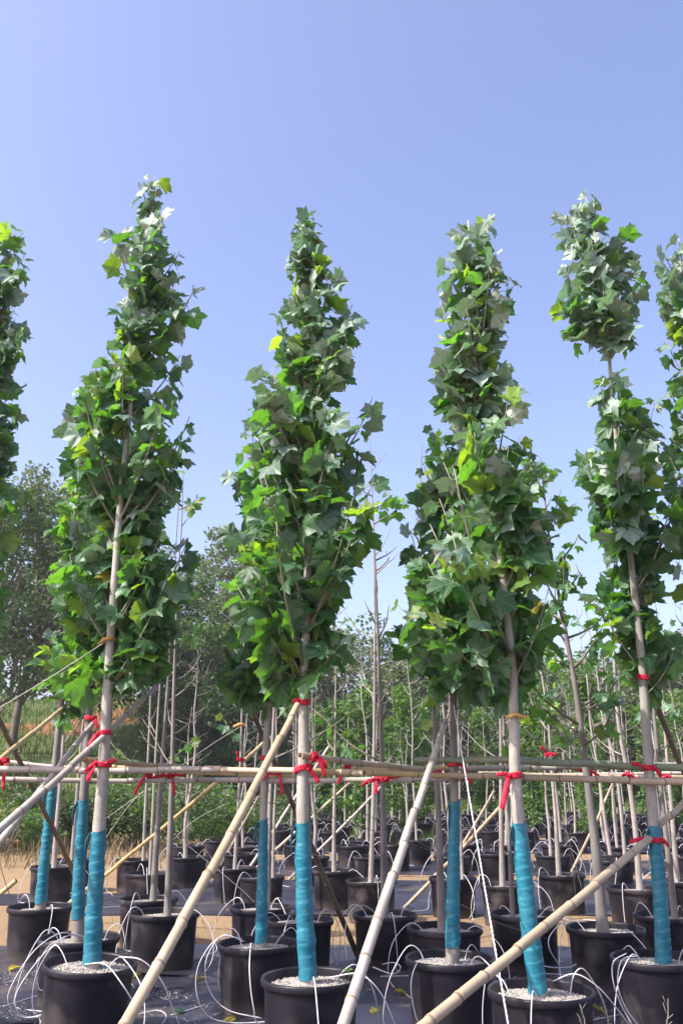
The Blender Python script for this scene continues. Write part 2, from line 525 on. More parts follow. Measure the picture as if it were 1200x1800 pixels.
def leaf_arrays(seed, light=False):
    r = random.Random(seed)
    out = [(x, y) for x, y in HALF] + [(-x, y) for x, y in reversed(HALF[1:-1])]
    n = len(out)
    cx, cy = 0.0, 0.27
    fold = r.uniform(0.0, 0.38); droop = r.uniform(0.1, 0.6); cup = r.uniform(-0.2, 0.25); tw = r.uniform(-0.3, 0.3)
    p1, p2 = r.uniform(0, 6), r.uniform(0, 6)
    asym = r.uniform(0.9, 1.1); curl = r.uniform(-.15, .5)
    def z(x, y):
        a = math.atan2(abs(x), y + 1e-6)
        rib = -0.05 * math.cos(a * 360 / 50) * math.hypot(x, y)
        return fold * abs(x) - droop * max(0, y) ** 2 * 0.5 - cup * x * x + tw * x * y + rib - curl * max(0, math.hypot(x, y - .25) - .35) ** 1.6 + 0.035 * math.sin(5 * x + p1) * math.sin(6 * y + p2)
    vs = []; uv = []
    def addp(x, y):
        xx = x * (asym if x > 0 else 1 / asym) + r.uniform(-.012, .012); yy = y + r.uniform(-.012, .012)
        vs.append((xx, yy + 0.42, z(xx, yy))); uv.append((xx, yy + 0.0))
    addp(cx, cy)
    if not light:
        for x, y in out: addp(cx + (x - cx) * 0.55, cy + (y - cy) * 0.55)
    for x, y in out: addp(x, y)
    fs = []
    for k in range(n):
        k2 = (k + 1) % n
        fs.append((0, 1 + k2, 1 + k))
        if not light: fs.append((1 + k, 1 + k2, 1 + n + k2, 1 + n + k))
    # petiole: a three-sided stalk from the origin to the base of the blade
    b = len(vs)
    zb = z(0, 0)
    for q, (yy, zz, rad) in enumerate(((0, 0, .022), (0.2, 0.03 + zb * .5, .016), (0.43, zb - 0.012, .016))):
        for k in range(3):
            a = 2 * math.pi * k / 3
            vs.append((rad * math.cos(a), yy, zz + rad * math.sin(a))); uv.append((0.0, 0.01))
    for q in range(2):
        for k in range(3):
            k2 = (k + 1) % 3
            fs.append((b + q * 3 + k, b + q * 3 + k2, b + q * 3 + 3 + k2, b + q * 3 + 3 + k))
    # flip blade winding so that +Z is the upper face
    return np.array(vs), [tuple(reversed(f)) if len(f) == 3 else tuple(reversed(f)) for f in fs], np.array(uv)

LV = [leaf_arrays(100 + i) for i in range(12)]
LM = [leaf_arrays(100 + i, True) for i in range(12)]
LKIND = ['leaf', 'leaf_young', 'leaf_lime', 'leaf_dry']
MKIND = ['mass', 'mass_young', 'mass_lime', 'mass_dry']
def mesh_with_uv(name, vs, fs, uvs, mats, mi=None):
    m = bpy.data.meshes.new(name)
    m.from_pydata([tuple(v) for v in vs], [], fs)
    for k in mats: m.materials.append(k)
    if mi is not None: m.polygons.foreach_set('material_index', mi)
    m.polygons.foreach_set('use_smooth', [True] * len(fs))
    ul = m.uv_layers.new(name='UVMap')
    li = np.empty(len(m.loops), dtype=np.int32)
    m.loops.foreach_get('vertex_index', li)
    ul.data.foreach_set('uv', np.asarray(uvs, dtype=np.float32)[li].ravel())
    m.update()
    return m
# check winding once: blade normals must point to +Z
def _fix(v, f):
    a, b, c = (np.array(v[i]) for i in f[0][:3])
    return np.cross(b - a, c - a)[2] > 0
LV = [(v, f if _fix(v, f) else [tuple(reversed(q)) for q in f], u) for v, f, u in LV]
LM = [(v, f if _fix(v, f) else [tuple(reversed(q)) for q in f], u) for v, f, u in LM]
LEAF_MESH = [[mesh_with_uv('leaf', v, f, u, [M[k]]) for v, f, u in LV] for k in LKIND]

ALL_LEAVES = []          # dicts: tree, pos, mat3, scale, kind, var
def basis(axis, normal):
    y = axis.normalized()
    z = (normal - y * normal.dot(y))
    z = z.normalized() if z.length > 1e-5 else y.orthogonal().normalized()
    x = y.cross(z)
    return Matrix((x, y, z)).transposed()

def add_leaf(tree, pos, axis, normal, scale, kind, r):
    ALL_LEAVES.append(dict(tree=tree, pos=Vector(pos), rot=basis(axis, normal), s=scale, kind=kind, var=r.randrange(len(LV))))

def leafy_shoot(tree, pts, r, n, s0, young, lime, dry=0.006, start=0.2, skip=None):
    """leaves set alternately along a shoot with a rosette at its tip"""
    pts = [Vector(p) for p in pts]
    for i in range(n):
        t = start + (1 - start) * (i + r.random() * 0.6) / n
        f = t * (len(pts) - 1); k = min(int(f), len(pts) - 2)
        p = pts[k].lerp(pts[k + 1], f - k)
        if skip and skip(p): continue
        d = (pts[k + 1] - pts[k]).normalized()
        a = i * 2.4 + r.uniform(-0.6, 0.6)
        out = Vector((math.cos(a), math.sin(a), 0))
        axis = out * 0.75 + d * 0.2 + Vector((r.uniform(-.5, .5), r.uniform(-.5, .5), r.uniform(-1.25, .55)))
        nor = Vector((0, 0, 0.38)) + out * 0.62 + to_sun * 0.25 + Vector((r.gauss(0, .55), r.gauss(0, .55), r.gauss(0, .5)))
        tip = t > 0.82
        s = s0 * r.uniform(0.55, 1.3) * (0.75 if tip else 1.0)
        q = r.random()
        pv = young * (2.6 if tip else 1.1)
        kind = 1 if q < pv else 2 if q < pv + lime else 3 if q < pv + lime + dry else 0
        add_leaf(tree, p, axis, nor, s, kind, r)

# ------------------------------------------------------------------ sycamore trees with crowns
def trunk_mesh(pts, radii, mat, name='trunk', parent=None, n=12, seed=0, knots=True):
    r = random.Random(seed)
    P = catmull(pts, 7)
    rr = []
    m = len(P)
    for i in range(m):
        f = i / (m - 1) * (len(radii) - 1); k = min(int(f), len(radii) - 2)
        q = lerp(radii[k], radii[k + 1], f - k)
        rr.append(q * (1 + r.uniform(-.035, .035) + (0.09 if r.random() < 0.08 else 0)))
    mb = MB(); mb.tube(P, rr, n)
    return mb.build(name, mat, parent), P, rr

def sycamore(name_label, trunk_px, Y, r0, crown, n_shoots, n_per, s0, seed, wrap_top=None, wrap_base=0.0, bare=False, young=0.12, lime=0.09,
             group=None, mat='bark', top_bias=0.0, gap=None, clear=None, holes=5):
    r = random.Random(seed)
    pts = [at(px, py, Y) for px, py in trunk_px]
    base = pts[0].copy()
    tree = empty('sycamore_tree', base)
    tag(tree, name_label, 'tree', group)
    loc = [p - base for p in pts]
    ztop = loc[-1].z
    radii = [max(0.0045, r0 * (1 - 0.93 * (p.z / ztop) ** 0.85)) for p in loc]
    loc = [loc[0] - Vector((0, 0, 0.12))] + loc
    radii = [r0 * 1.08] + radii
    tr, P, rr = trunk_mesh(loc, radii, M[mat], parent=tree, seed=seed)
    def trunk_at(z):
        for a, b in zip(P, P[1:]):
            if a.z <= z <= b.z:
                return a.lerp(b, (z - a.z) / max(1e-6, b.z - a.z))
        return P[-1].copy() if z > P[-1].z else P[0].copy()
    if wrap_top is not None:
        zw = at(600, wrap_top, Y).z - base.z
        make_wrap(tree, P, rr, wrap_base, zw, r)
    # crown shoots
    def skip(p):
        if gap is None: return False
        py = project(p + base)[1]
        return gap[0] < py < gap[1]
    def skip2(p):
        if gap and skip(p): return True
        if clear and p.y < 0.02:
            py = project(p + base)[1]
            if clear[0] < py < clear[1] and abs(p.x - trunk_at(p.z).x) < 0.13 and r.random() < .85: return True
        return False
    hole = []
    for _ in range(holes):
        hy = r.uniform(lerp(crown[0][0], crown[-1][0], .38), crown[-1][0]); hl, hr = interp(crown, hy)
        hole.append((r.choice((r.uniform(hl, hl + 40), r.uniform(hr - 40, hr), r.uniform(hl, hr))), hy, r.uniform(18, 40)))
    trunk_tab = sorted((py, px) for px, py in trunk_px)
    ylo, yhi = crown[0][0], crown[-1][0]
    weights = []
    N = 60
    for i in range(N):
        y = lerp(ylo, yhi, (i + .5) / N)
        xl, xr = interp(crown, y)
        weights.append((max(30, xr - xl) ** 0.85) * (0.62 if y > yhi - 0.24 * (yhi - ylo) else 1))
    z_low = at(600, yhi, Y).z - base.z
    for sidx in range(n_shoots):
        goal = (sidx + r.random()) / n_shoots * sum(weights); i = 0
        while i < N - 1 and goal > weights[i]: goal -= weights[i]; i += 1
        y = lerp(ylo, yhi, (i + r.random()) / N)
        xl, xr = interp(crown, y)
        if y > yhi - 60: y += r.uniform(-50, 30)
        hw = (xr - xl) / 2; xc = (xl + xr) / 2
        mg = min(7, hw * 0.3)
        if r.random() < .10: mg = -16
        x = r.uniform(xl + mg, xr - mg)
        if any((x - hx) ** 2 + ((y - hy) * .7) ** 2 < hr_ ** 2 for hx, hy, hr_ in hole): continue
        q = math.sqrt(max(0, (hw - abs(mg)) ** 2 - (x - xc) ** 2))
        dy = r.uniform(-1, 1) * q
        if clear and clear[0] < y < clear[1] and abs(x - interp(trunk_tab, y)[0]) < 48: dy = abs(dy) + 20
        tip = at(x, y, Y) - base
        ppm = FPX / project(tip + base)[2]
        off = dy / ppm
        tip.y += off
        rad = math.hypot(tip.x - trunk_at(tip.z).x, tip.y)
        zs = max(z_low - 0.05, tip.z - (0.22 + rad * r.uniform(1.0, 1.7)))
        zs = min(zs, tip.z - 0.08)
        if gap:
            zg = at(600, gap[0] + 4, Y).z - base.z; zb = at(600, gap[1], Y).z - base.z
            if tip.z > zb and zs < zg: zs = min(zg, tip.z - .04)
        s = trunk_at(zs)
        out = Vector((tip.x - s.x, tip.y - s.y, 0))
        mid = s.lerp(tip, 0.5) + out * 0.16 - Vector((0, 0, 0.05)) + Vector((r.uniform(-.04, .04), r.uniform(-.04, .04), 0))
        curve = [((1 - t) ** 2) * s + 2 * t * (1 - t) * mid + t * t * tip for t in (0, .2, .4, .6, .8, 1)]
        L = sum((b - a).length for a, b in zip(curve, curve[1:]))
        br = min(0.0125, 0.003 + 0.0085 * L)
        mb = MB(); mb.tube(curve, [br * (1 - 0.75 * k / 5) for k in range(6)], 6)
        mb.build('branch', M['petiole_branch'], tree)
        hf = (tip.z - z_low) / max(0.1, ztop - z_low)
        leafy_shoot(tree, curve, r, max(4, int(n_per * min(1.2, 0.55 + L))), s0 * (1.08 - 0.25 * hf), young * (0.45 + 4.6 * hf * hf + top_bias * hf), lime, dry=(.0015 if hf < .5 else 0), start=0.22, skip=skip2)
    # leader
    zl = lerp(z_low, ztop, 0.55)
    lead = [trunk_at(lerp(zl, ztop, k / 9)) for k in range(10)]
    leafy_shoot(tree, lead, r, int(n_per * 4.0), s0 * 0.82, young * 2.0, lime, dry=0, start=0.0, skip=skip2)
    return tree

def make_wrap(tree, P, rr, z0, z1, r):
    """spirally wound blue plastic film with overlapping turns, and the loose end at the top"""
    pts = []; rad = []
    n = int((z1 - z0) / 0.006)
    pitch = r.uniform(0.05, 0.08)
    ns = 18
    def at_z(z):
        for (a, ra), (b, rb) in zip(zip(P, rr), zip(P[1:], rr[1:])):
            if a.z <= z <= b.z:
                t = (z - a.z) / max(1e-6, b.z - a.z)
                return a.lerp(b, t), lerp(ra, rb, t)
        return P[0], rr[0]
    vs = []; fs = []
    slope = r.uniform(0.5, 1.0)
    for i in range(n + 1):
        z = lerp(z0, z1, i / n)
        c, q = at_z(max(P[0].z + .01, z))
        for k in range(ns):
            a = 2 * math.pi * k / ns
            ph = ((z - P[0].z + .012 * math.sin(z * 13)) / pitch - a / (2 * math.pi) * 1.0) % 1.0
            ridge = 0.0042 * ph * (0.7 + 0.3 * math.sin(z * 17 + a)) + 0.0012 * max(0, math.sin(z * 170 + a * 2.0 + 3 * math.sin(z * 29))) ** 4
            rd = q + 0.0045 + ridge + 0.0016 * math.sin(a * 3 + z * 40) + r.uniform(-.0006, .0006)
            zz = z + (0.012 * math.sin(a + slope) if i in (0, n) else 0)
            vs.append((c.x + rd * math.cos(a), c.y + rd * math.sin(a), zz))
    for i in range(n):
        for k in range(ns):
            k2 = (k + 1) % ns
            fs.append((i * ns + k, i * ns + k2, (i + 1) * ns + k2, (i + 1) * ns + k))
    mb = MB(); mb.add(vs, fs)
    # loose end
    c, q = at_z(z1 - 0.02)
    side = -1 if r.random() < 0.75 else 1
    ps = [c + Vector((side * (q + .006), -0.012, 0)), c + Vector((side * (q + .022), -0.02, -0.03)), c + Vector((side * (q + .028), -0.02, -0.09)), c + Vector((side * (q + .022), -0.018, -0.16))]
    mb.strip(ps, Vector((0.25, 1, 0)), [0.016, 0.02, 0.016, 0.004], 0.0012)
    mb.build('trunk_wrap', M['wrap'], tree)

PD, PH = 0.55, 0.41          # pot rim diameter and height
RIMZ = PH
SOILZ = PH - 0.055

def pot_pos(px, py):
    p = on_z(px, py, RIMZ)
    return Vector((p.x, p.y, 0))

def pot_mesh(n, dia=PD, h=PH):
    r = dia / 2
    prof = [(0.02, 0.004), (r * 0.86, 0.004), (r * 0.87, 0.012), (r * 0.885, h * 0.33), (r * 0.89, h * 0.335), (r * 0.92, h * 0.80), (r * 0.935, h - 0.045),
            (r * 0.985, h - 0.040), (r, h - 0.030), (r * 1.0, h - 0.008), (r * 0.985, h), (r * 0.955, h), (r * 0.935, h - 0.010), (r * 0.90, h - 0.10)]
    mb = MB(); mb.lathe(prof[:7], n); mb.lathe([(q, z - .001) for q, z in prof[12:]], n)
    rb = MB(); rb.lathe([(prof[6][0] - .002, prof[6][1])] + prof[7:13], n)
    return mb.mesh('body', M['pot']), rb.mesh('rim', M['pot'])
def gravel_mesh(seed, granules, dia=PD):
    r = random.Random(seed)
    rad = dia / 2 * 0.925
    mb = MB()
    nr, ns = 9, 36
    vs = [(0, 0, 0.02)]; fs = []
    for i in range(1, nr + 1):
        for k in range(ns):
            q = rad * i / nr; a = 2 * math.pi * k / ns
            vs.append((q * math.cos(a), q * math.sin(a), 0.018 * (1 - (i / nr) ** 2) + r.uniform(-.006, .006)))
    for k in range(ns): fs.append((0, 1 + k, 1 + (k + 1) % ns))
    for i in range(nr - 1):
        for k in range(ns):
            k2 = (k + 1) % ns
            fs.append((1 + i * ns + k, 1 + (i + 1) * ns + k, 1 + (i + 1) * ns + k2, 1 + i * ns + k2))
    mb.add(vs, fs)
    octa = [(1, 0, 0), (-1, 0, 0), (0, 1, 0), (0, -1, 0), (0, 0, 1), (0, 0, -1)]
    of = [(0, 2, 4), (2, 1, 4), (1, 3, 4), (3, 0, 4), (2, 0, 5), (1, 2, 5), (3, 1, 5), (0, 3, 5)]
    for _ in range(granules):
        q = rad * 0.98 * math.sqrt(r.random()); a = r.uniform(0, 6.283)
        s = r.uniform(0.0035, 0.009)
        c = (q * math.cos(a), q * math.sin(a), 0.018 * (1 - (q / rad) ** 2) + s * 0.4)
        m = Matrix.Rotation(r.uniform(0, 6), 3, Vector((r.random(), r.random(), r.random() + .1)).normalized())
        mb.add([Vector(c) + m @ Vector((v[0] * s * r.uniform(.7, 1.2), v[1] * s, v[2] * s * .8)) for v in octa], of)
    return mb.mesh('gravel', M['perlite'], smooth=False)
POT_HI, POT_MID, POT_LO = pot_mesh(48), pot_mesh(32), pot_mesh(20)
GRAV_HI = [gravel_mesh(1, 1500), gravel_mesh(2, 1500)]
GRAV_MID = [gravel_mesh(3, 350)]
GRAV_LO = [gravel_mesh(4, 0)]

def plant_pot(loc, label, q=0, group=None, tilt=(0, 0), rz=0, dia=PD):
    e = empty('plant_pot', loc)
    e.rotation_euler = (R(tilt[0]), R(tilt[1]), rz)
    s = dia / PD
    e.scale = (s, s, s)
    tag(e, label, 'pot', group)
    put('body', (POT_HI, POT_MID, POT_LO)[q][0], e)
    put('rim', (POT_HI, POT_MID, POT_LO)[q][1], e)
    gms = (GRAV_HI, GRAV_MID, GRAV_LO)[q]
    g = put('gravel', gms[int(abs(loc[0] * 37)) % len(gms)], e, Matrix.Translation((0, 0, SOILZ)))
    g['kind'] = 'stuff'
    return e

# ------------------------------------------------------------------ bare saplings of the rows behind
def bare_branches(tree, trunk_at, zlo, zhi, n, r, rad0, mat, leafy=0.0, s0=0.085, lmax=0.75):
    for i in range(n):
        z = lerp(zlo, zhi, (i + r.random()) / n)
        s = trunk_at(z)
        a = r.uniform(0, 6.283)
        L = r.uniform(0.22, lmax) * (1.1 - 0.5 * (z - zlo) / max(.1, zhi - zlo))
        out = Vector((math.cos(a), math.sin(a), 0))
        up = r.uniform(0.5, 1.3)
        p = [s]
        d = (out + Vector((0, 0, up * 0.6))).normalized()
        for k in range(4):
            p.append(p[-1] + d * L / 4)
            d = (d + Vector((r.uniform(-.18, .18), r.uniform(-.18, .18), r.uniform(0.0, .3)))).normalized()
        mb = MB()
        br = rad0 * r.uniform(0.22, 0.36)
        mb.tube(p, [br, br * .8, br * .62, br * .45, br * .22], 5)
        for _ in range(r.choice((0, 1, 1, 2))):
            k = r.choice((1, 2, 3))
            dd = (p[k + 1] - p[k]).normalized() + Vector((r.uniform(-.9, .9), r.uniform(-.9, .9), r.uniform(-.1, .5)))
            q = p[k] + dd.normalized() * L * r.uniform(.15, .35)
            mb.tube([p[k], p[k].lerp(q, .5) + Vector((0, 0, .01)), q], [br * .4, br * .3, br * .15], 4)
        mb.build('branch', mat, tree)
        if r.random() < leafy:
            leafy_shoot(tree, p, r, r.randint(5, 10), s0, 0.05, 0.2, start=0.35)

def sapling(label, trunk_px, Y, r0, seed, nb=10, leafy=0.0, group=None, mat='bark_grey', top=5.4, zlo=1.2, lmax=0.75, s0=0.085):
    r = random.Random(seed)
    pts = [at(px, py, Y) for px, py in trunk_px]
    pts[0].z = SOILZ
    base = pts[0].copy()
    tree = empty('sapling', base)
    tag(tree, label, 'tree', group)
    loc = [p - base for p in pts]
    if loc[-1].z < top - 0.5:
        d = (loc[-1] - loc[-2]).normalized()
        d = Vector((d.x * .4, 0, 1))
        k = loc[-1].copy()
        h = top - k.z
        loc += [k + d * h * .5 + Vector((r.uniform(-.06, .06), r.uniform(-.06, .06), 0)), k + d * h]
    zt = loc[-1].z
    radii = [max(0.003, r0 * (1 - 0.95 * (p.z / zt) ** 0.75)) for p in loc]
    loc = [loc[0] - Vector((0, 0, .1))] + loc
    radii = [r0 * 1.1] + radii
    tr, P, rr = trunk_mesh(loc, radii, M[mat], parent=tree, seed=seed, n=10)
    def trunk_at(z):
        for a, b in zip(P, P[1:]):
            if a.z <= z <= b.z: return a.lerp(b, (z - a.z) / max(1e-6, b.z - a.z))
        return P[-1].copy()
    bare_branches(tree, trunk_at, zlo, zt * 0.96, nb, r, r0, M['twig'] if mat == 'bark_grey' else M[mat], leafy, s0, lmax)
    return tree

far_tubes = MB()
def drip_tube(loc, ang, label, group, r, far=False, dia=PD, into=None):
    R0 = dia / 2
    u = Vector((math.cos(ang), math.sin(ang), 0)); w = Vector((-u.y, u.x, 0))
    side = r.uniform(-.5, .5)
    reach = r.uniform(0.05, 0.22)
    hgt = r.uniform(0.01, 0.07)
    b = Vector((loc[0], loc[1], 0))
    pts = [b + u * R0 * r.uniform(.35, .6) + Vector((0, 0, SOILZ - .01)),
           b + u * R0 * .72 + w * side * .03 + Vector((0, 0, RIMZ + hgt * .7)),
           b + u * R0 * 1.0 + w * side * .08 + Vector((0, 0, RIMZ + hgt)),
           b + u * (R0 + reach * .75) + w * side * .18 + Vector((0, 0, RIMZ - .10)),
           b + u * (R0 + reach) + w * side * .30 + Vector((0, 0, 0.13)),
           b + u * (R0 + reach * .75) + w * side * .42 + Vector((0, 0, 0.022)),
           b + u * (R0 + reach * .4) + w * (side * .5 + .25) + Vector((0, 0, 0.022)),
           b + u * (R0 + reach * .3) + w * (side * .5 + .5) + Vector((0, 0, 0.022))]
    mb = into if into is not None else MB(); mb.tube(catmull(pts, 3 if far else 6), 0.0040 if far else 0.0033, 4 if far else 6)
    if into is not None: return None
    return tag(mb.build('drip_tube', M['tube']), label, 'tube', group)

# front pots and trees ------------------------------------------------
rt = random.Random(99)
def tubes(loc, n, label, group, a0=0.0):
    for i in range(n):
        a = a0 + i * 6.283 / n + rt.uniform(-.5, .5)
        k = int((a % 6.2832) / 0.7854 + .5) % 8
        drip_tube(loc, a, ['rightmost', 'far right', 'far', 'far left', 'leftmost', 'near left', 'near', 'near right'][k] + ' ' + label, group, rt)

def potted(trunk, pot_px, pot_label, tree_fn, q=0, tube_label=None, ntube=3, a0=0.3, tilt=(0, 0), dia=PD, pot_group='black pots near the viewer'):
    loc = pot_pos(*pot_px)
    plant_pot(loc, pot_label, q, pot_group, tilt, rt.uniform(0, 6), dia)
    if tree_fn: tree_fn(loc.y)
    if ntube: tubes(loc, ntube, tube_label, 'white drip tubes', a0)
    return loc

GA = 'leafy sycamores with blue wrapped trunks'
crown_A0 = [(400, -5, 45), (440, -30, 62), (500, -50, 42), (600, -70, 45), (700, -90, 30), (750, -100, 60), (850, -120, 30), (1000, -140, 28), (1100, -140, 38), (1190, -130, 18)]
crown_A1 = [(298, 250, 296), (340, 252, 310), (390, 218, 325), (440, 178, 335), (490, 178, 330), (540, 200, 330), (600, 195, 330), (620, 150, 330), (680, 145, 335),
            (710, 105, 338), (760, 100, 345), (840, 110, 348), (880, 95, 362), (930, 85, 360), (970, 92, 355), (1010, 120, 335), (1060, 100, 330), (1110, 85, 320), (1150, 80, 290), (1200, 110, 250)]
crown_A2 = [(370, 508, 590), (410, 503, 607), (450, 488, 604), (500, 480, 614), (540, 476, 630), (580, 476, 624), (620, 468, 618), (640, 462, 640), (680, 415, 640), (730, 408, 672),
            (800, 400, 668), (840, 395, 672), (930, 403, 670), (980, 395, 665), (1030, 395, 660), (1080, 388, 650), (1130, 400, 612), (1180, 430, 590)]
crown_A3 = [(376, 778, 862), (410, 780, 902), (450, 776, 905), (500, 760, 905), (540, 730, 908), (570, 725, 918), (600, 735, 916), (640, 750, 918), (660, 770, 916), (700, 765, 925),
            (740, 735, 966), (790, 722, 970), (830, 700, 985), (870, 695, 1000), (920, 698, 990), (970, 700, 998), (1030, 692, 980), (1080, 690, 970), (1130, 720, 955), (1190, 800, 900)]
crown_A4 = [(335, 1000, 1035), (370, 982, 1112), (420, 972, 1126), (470, 968, 1132), (530, 972, 1118), (590, 985, 1112), (606, 1042, 1086), (655, 1052, 1092), (672, 1022, 1110), (700, 1020, 1172),
            (750, 1012, 1182), (800, 985, 1205), (850, 990, 1205), (900, 1028, 1180), (950, 1020, 1165), (1000, 1030, 1155), (1050, 1022, 1165), (1100, 1050, 1190), (1150, 1080, 1190), (1210, 1095, 1175)]
crown_A5 = [(408, 1170, 1215), (440, 1150, 1240), (480, 1145, 1260), (540, 1140, 1270), (590, 1145, 1280), (640, 1165, 1290), (750, 1168, 1330), (850, 1180, 1360), (950, 1188, 1380), (1030, 1175, 1390), (1100, 1180, 1400), (1180, 1200, 1380)]

potted(None, (-165, 1690), 'black pot cut by the left edge of the picture at front', lambda Y: sycamore('leafy sycamore cut off by the left edge, only its right half in view',
       [(-150, 1690), (-130, 1440), (-105, 1200), (-70, 900), (-25, 650), (15, 410)], Y, 0.043, crown_A0, 68, 13, 0.115, 10, 1440, 0.0, group=GA),
       tube_label='white drip tube looping from a pot at the left edge', ntube=2)
potted(None, (155, 1690), 'large tilted black pot at front left, filled with pale gravel', lambda Y: sycamore('tallest leafy sycamore, left of centre, in the front pot with blue wrapped trunk',
       [(162, 1690), (168, 1570), (175, 1450), (183, 1340), (190, 1200), (200, 1050), (214, 860), (236, 660), (256, 480), (274, 310)], Y, 0.047, crown_A1, 76, 13, 0.122, 11, 1460, 0.0, group=GA, clear=(780, 1260), holes=8),
       tube_label='white drip tube curling out of the front left pot', ntube=2, a0=-0.5, tilt=(0, -3.5))
potted(None, (546, 1716), 'large black pot at front centre, between the two long bamboo props', lambda Y: sycamore('leafy sycamore in the front centre pot, slightly left of the picture middle',
       [(541, 1718), (535, 1590), (532, 1440), (533, 1330), (534, 1200), (539, 1060), (544, 880), (548, 680), (550, 520), (551, 382)], Y, 0.047, crown_A2, 80, 13, 0.118, 12, 1445, 0.0, group=GA, clear=(900, 1260), young=.14, holes=7),
       tube_label='white drip tube bent over the front centre pot', ntube=3, a0=0.2)
potted(None, (950, 1738), 'large black pot at front right, nearest pot to the viewer', lambda Y: sycamore('leafy sycamore with bright blue leaning wrap, behind the long slanting pole at right',
       [(945, 1742), (928, 1610), (912, 1450), (904, 1340), (900, 1180), (885, 1040), (868, 860), (850, 680), (836, 520), (822, 388)], Y, 0.045, crown_A3, 84, 13, 0.122, 13, 1445, 0.0, group=GA, top_bias=1.0, clear=(1000, 1260), young=.13, holes=8),
       tube_label='white drip tube arching over the front right pot', ntube=3, a0=0.6)
potted(None, (1152, 1682), 'black pot at the right edge in front, partly out of the picture', lambda Y: sycamore('gappy sycamore at right with a bare stretch of stem below its top tuft',
       [(1165, 1690), (1160, 1580), (1148, 1450), (1138, 1330), (1128, 1180), (1112, 1020), (1092, 860), (1075, 700), (1062, 540), (1028, 345)], Y, 0.043, crown_A4, 74, 13, 0.122, 14, 1450, 0.0, group=GA, top_bias=1.0, gap=(600, 664), clear=(960, 1260), young=.13, holes=6),
       tube_label='white drip tube hanging from the right edge pot', ntube=3, a0=2.0)
potted(None, (1345, 1690), 'black pot just beyond the right edge of the picture', lambda Y: sycamore('leafy sycamore cut off by the right edge, its left side in view',
       [(1335, 1690), (1320, 1440), (1300, 1200), (1265, 900), (1225, 650), (1192, 420)], Y, 0.043, crown_A5, 68, 13, 0.118, 15, 1440, 0.0, group=GA),
       tube_label=None, ntube=0)

# second row, blue wraps too
crown_B1 = [(800, 130, 200), (900, 95, 200), (1000, 95, 200), (1100, 72, 190), (1200, 85, 160), (1245, 92, 150)]
crown_B2 = [(640, 165, 235), (720, 125, 260), (800, 115, 320), (900, 100, 340), (1000, 100, 325), (1100, 90, 290), (1200, 100, 230)]
crown_B3 = [(690, 425, 500), (760, 412, 560), (850, 402, 600), (950, 405, 620), (1050, 392, 600), (1130, 388, 560), (1190, 405, 520), (1215, 430, 500)]
crown_B4 = [(740, 740, 850), (800, 725, 900), (900, 702, 900), (1000, 698, 880), (1080, 688, 870), (1150, 700, 850), (1205, 740, 830)]
crown_C8 = [(790, 935, 1000), (850, 965, 1030), (900, 960, 1030), (960, 940, 1000), (1000, 985, 1040), (1090, 990, 1030)]
potted(None, (72, 1592), 'black pot standing at far left beside a short bamboo peg', lambda Y: sycamore('slim sycamore at far left with a shaded blue wrap, in the pot beside the peg',
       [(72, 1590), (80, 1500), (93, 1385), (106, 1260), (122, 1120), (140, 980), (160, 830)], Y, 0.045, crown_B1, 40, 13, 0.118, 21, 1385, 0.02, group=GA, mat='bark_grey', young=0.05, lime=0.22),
       tube_label='white drip tube in the far left pot beside the peg', ntube=2, a0=-.4)
potted(None, (140, 1646), 'black pot directly behind the tilted front left pot', lambda Y: sycamore('sycamore with dark blue wrap standing close behind the tallest tree',
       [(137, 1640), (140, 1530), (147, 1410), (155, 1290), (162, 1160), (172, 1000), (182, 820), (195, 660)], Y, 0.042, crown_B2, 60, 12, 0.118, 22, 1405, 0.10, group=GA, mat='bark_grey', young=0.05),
       tube_label='white drip tube springing from the pot behind the tilted one', ntube=3, a0=2.4)
potted(None, (455, 1656), 'black pot left of and behind the front centre pot', lambda Y: sycamore('sycamore with blue wrap standing behind and left of the front centre tree',
       [(459, 1655), (461, 1560), (463, 1440), (466, 1330), (474, 1220), (484, 1060), (492, 880), (498, 710)], Y, 0.036, crown_B3, 70, 12, 0.115, 23, 1440, 0.0, group=GA, young=0.06),
       tube_label='white drip tube from the pot left of front centre', ntube=3, a0=2.6)
potted(None, (790, 1682), 'black pot between front centre pot and front right pot', lambda Y: sycamore('sycamore with shaded blue wrap between the centre tree and the leaning one',
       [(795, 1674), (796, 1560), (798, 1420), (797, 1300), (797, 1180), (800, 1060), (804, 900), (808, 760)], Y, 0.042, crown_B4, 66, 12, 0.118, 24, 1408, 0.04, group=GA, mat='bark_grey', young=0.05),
       tube_label='white drip tube from the pot under the centre right prop', ntube=3, a0=3.0)

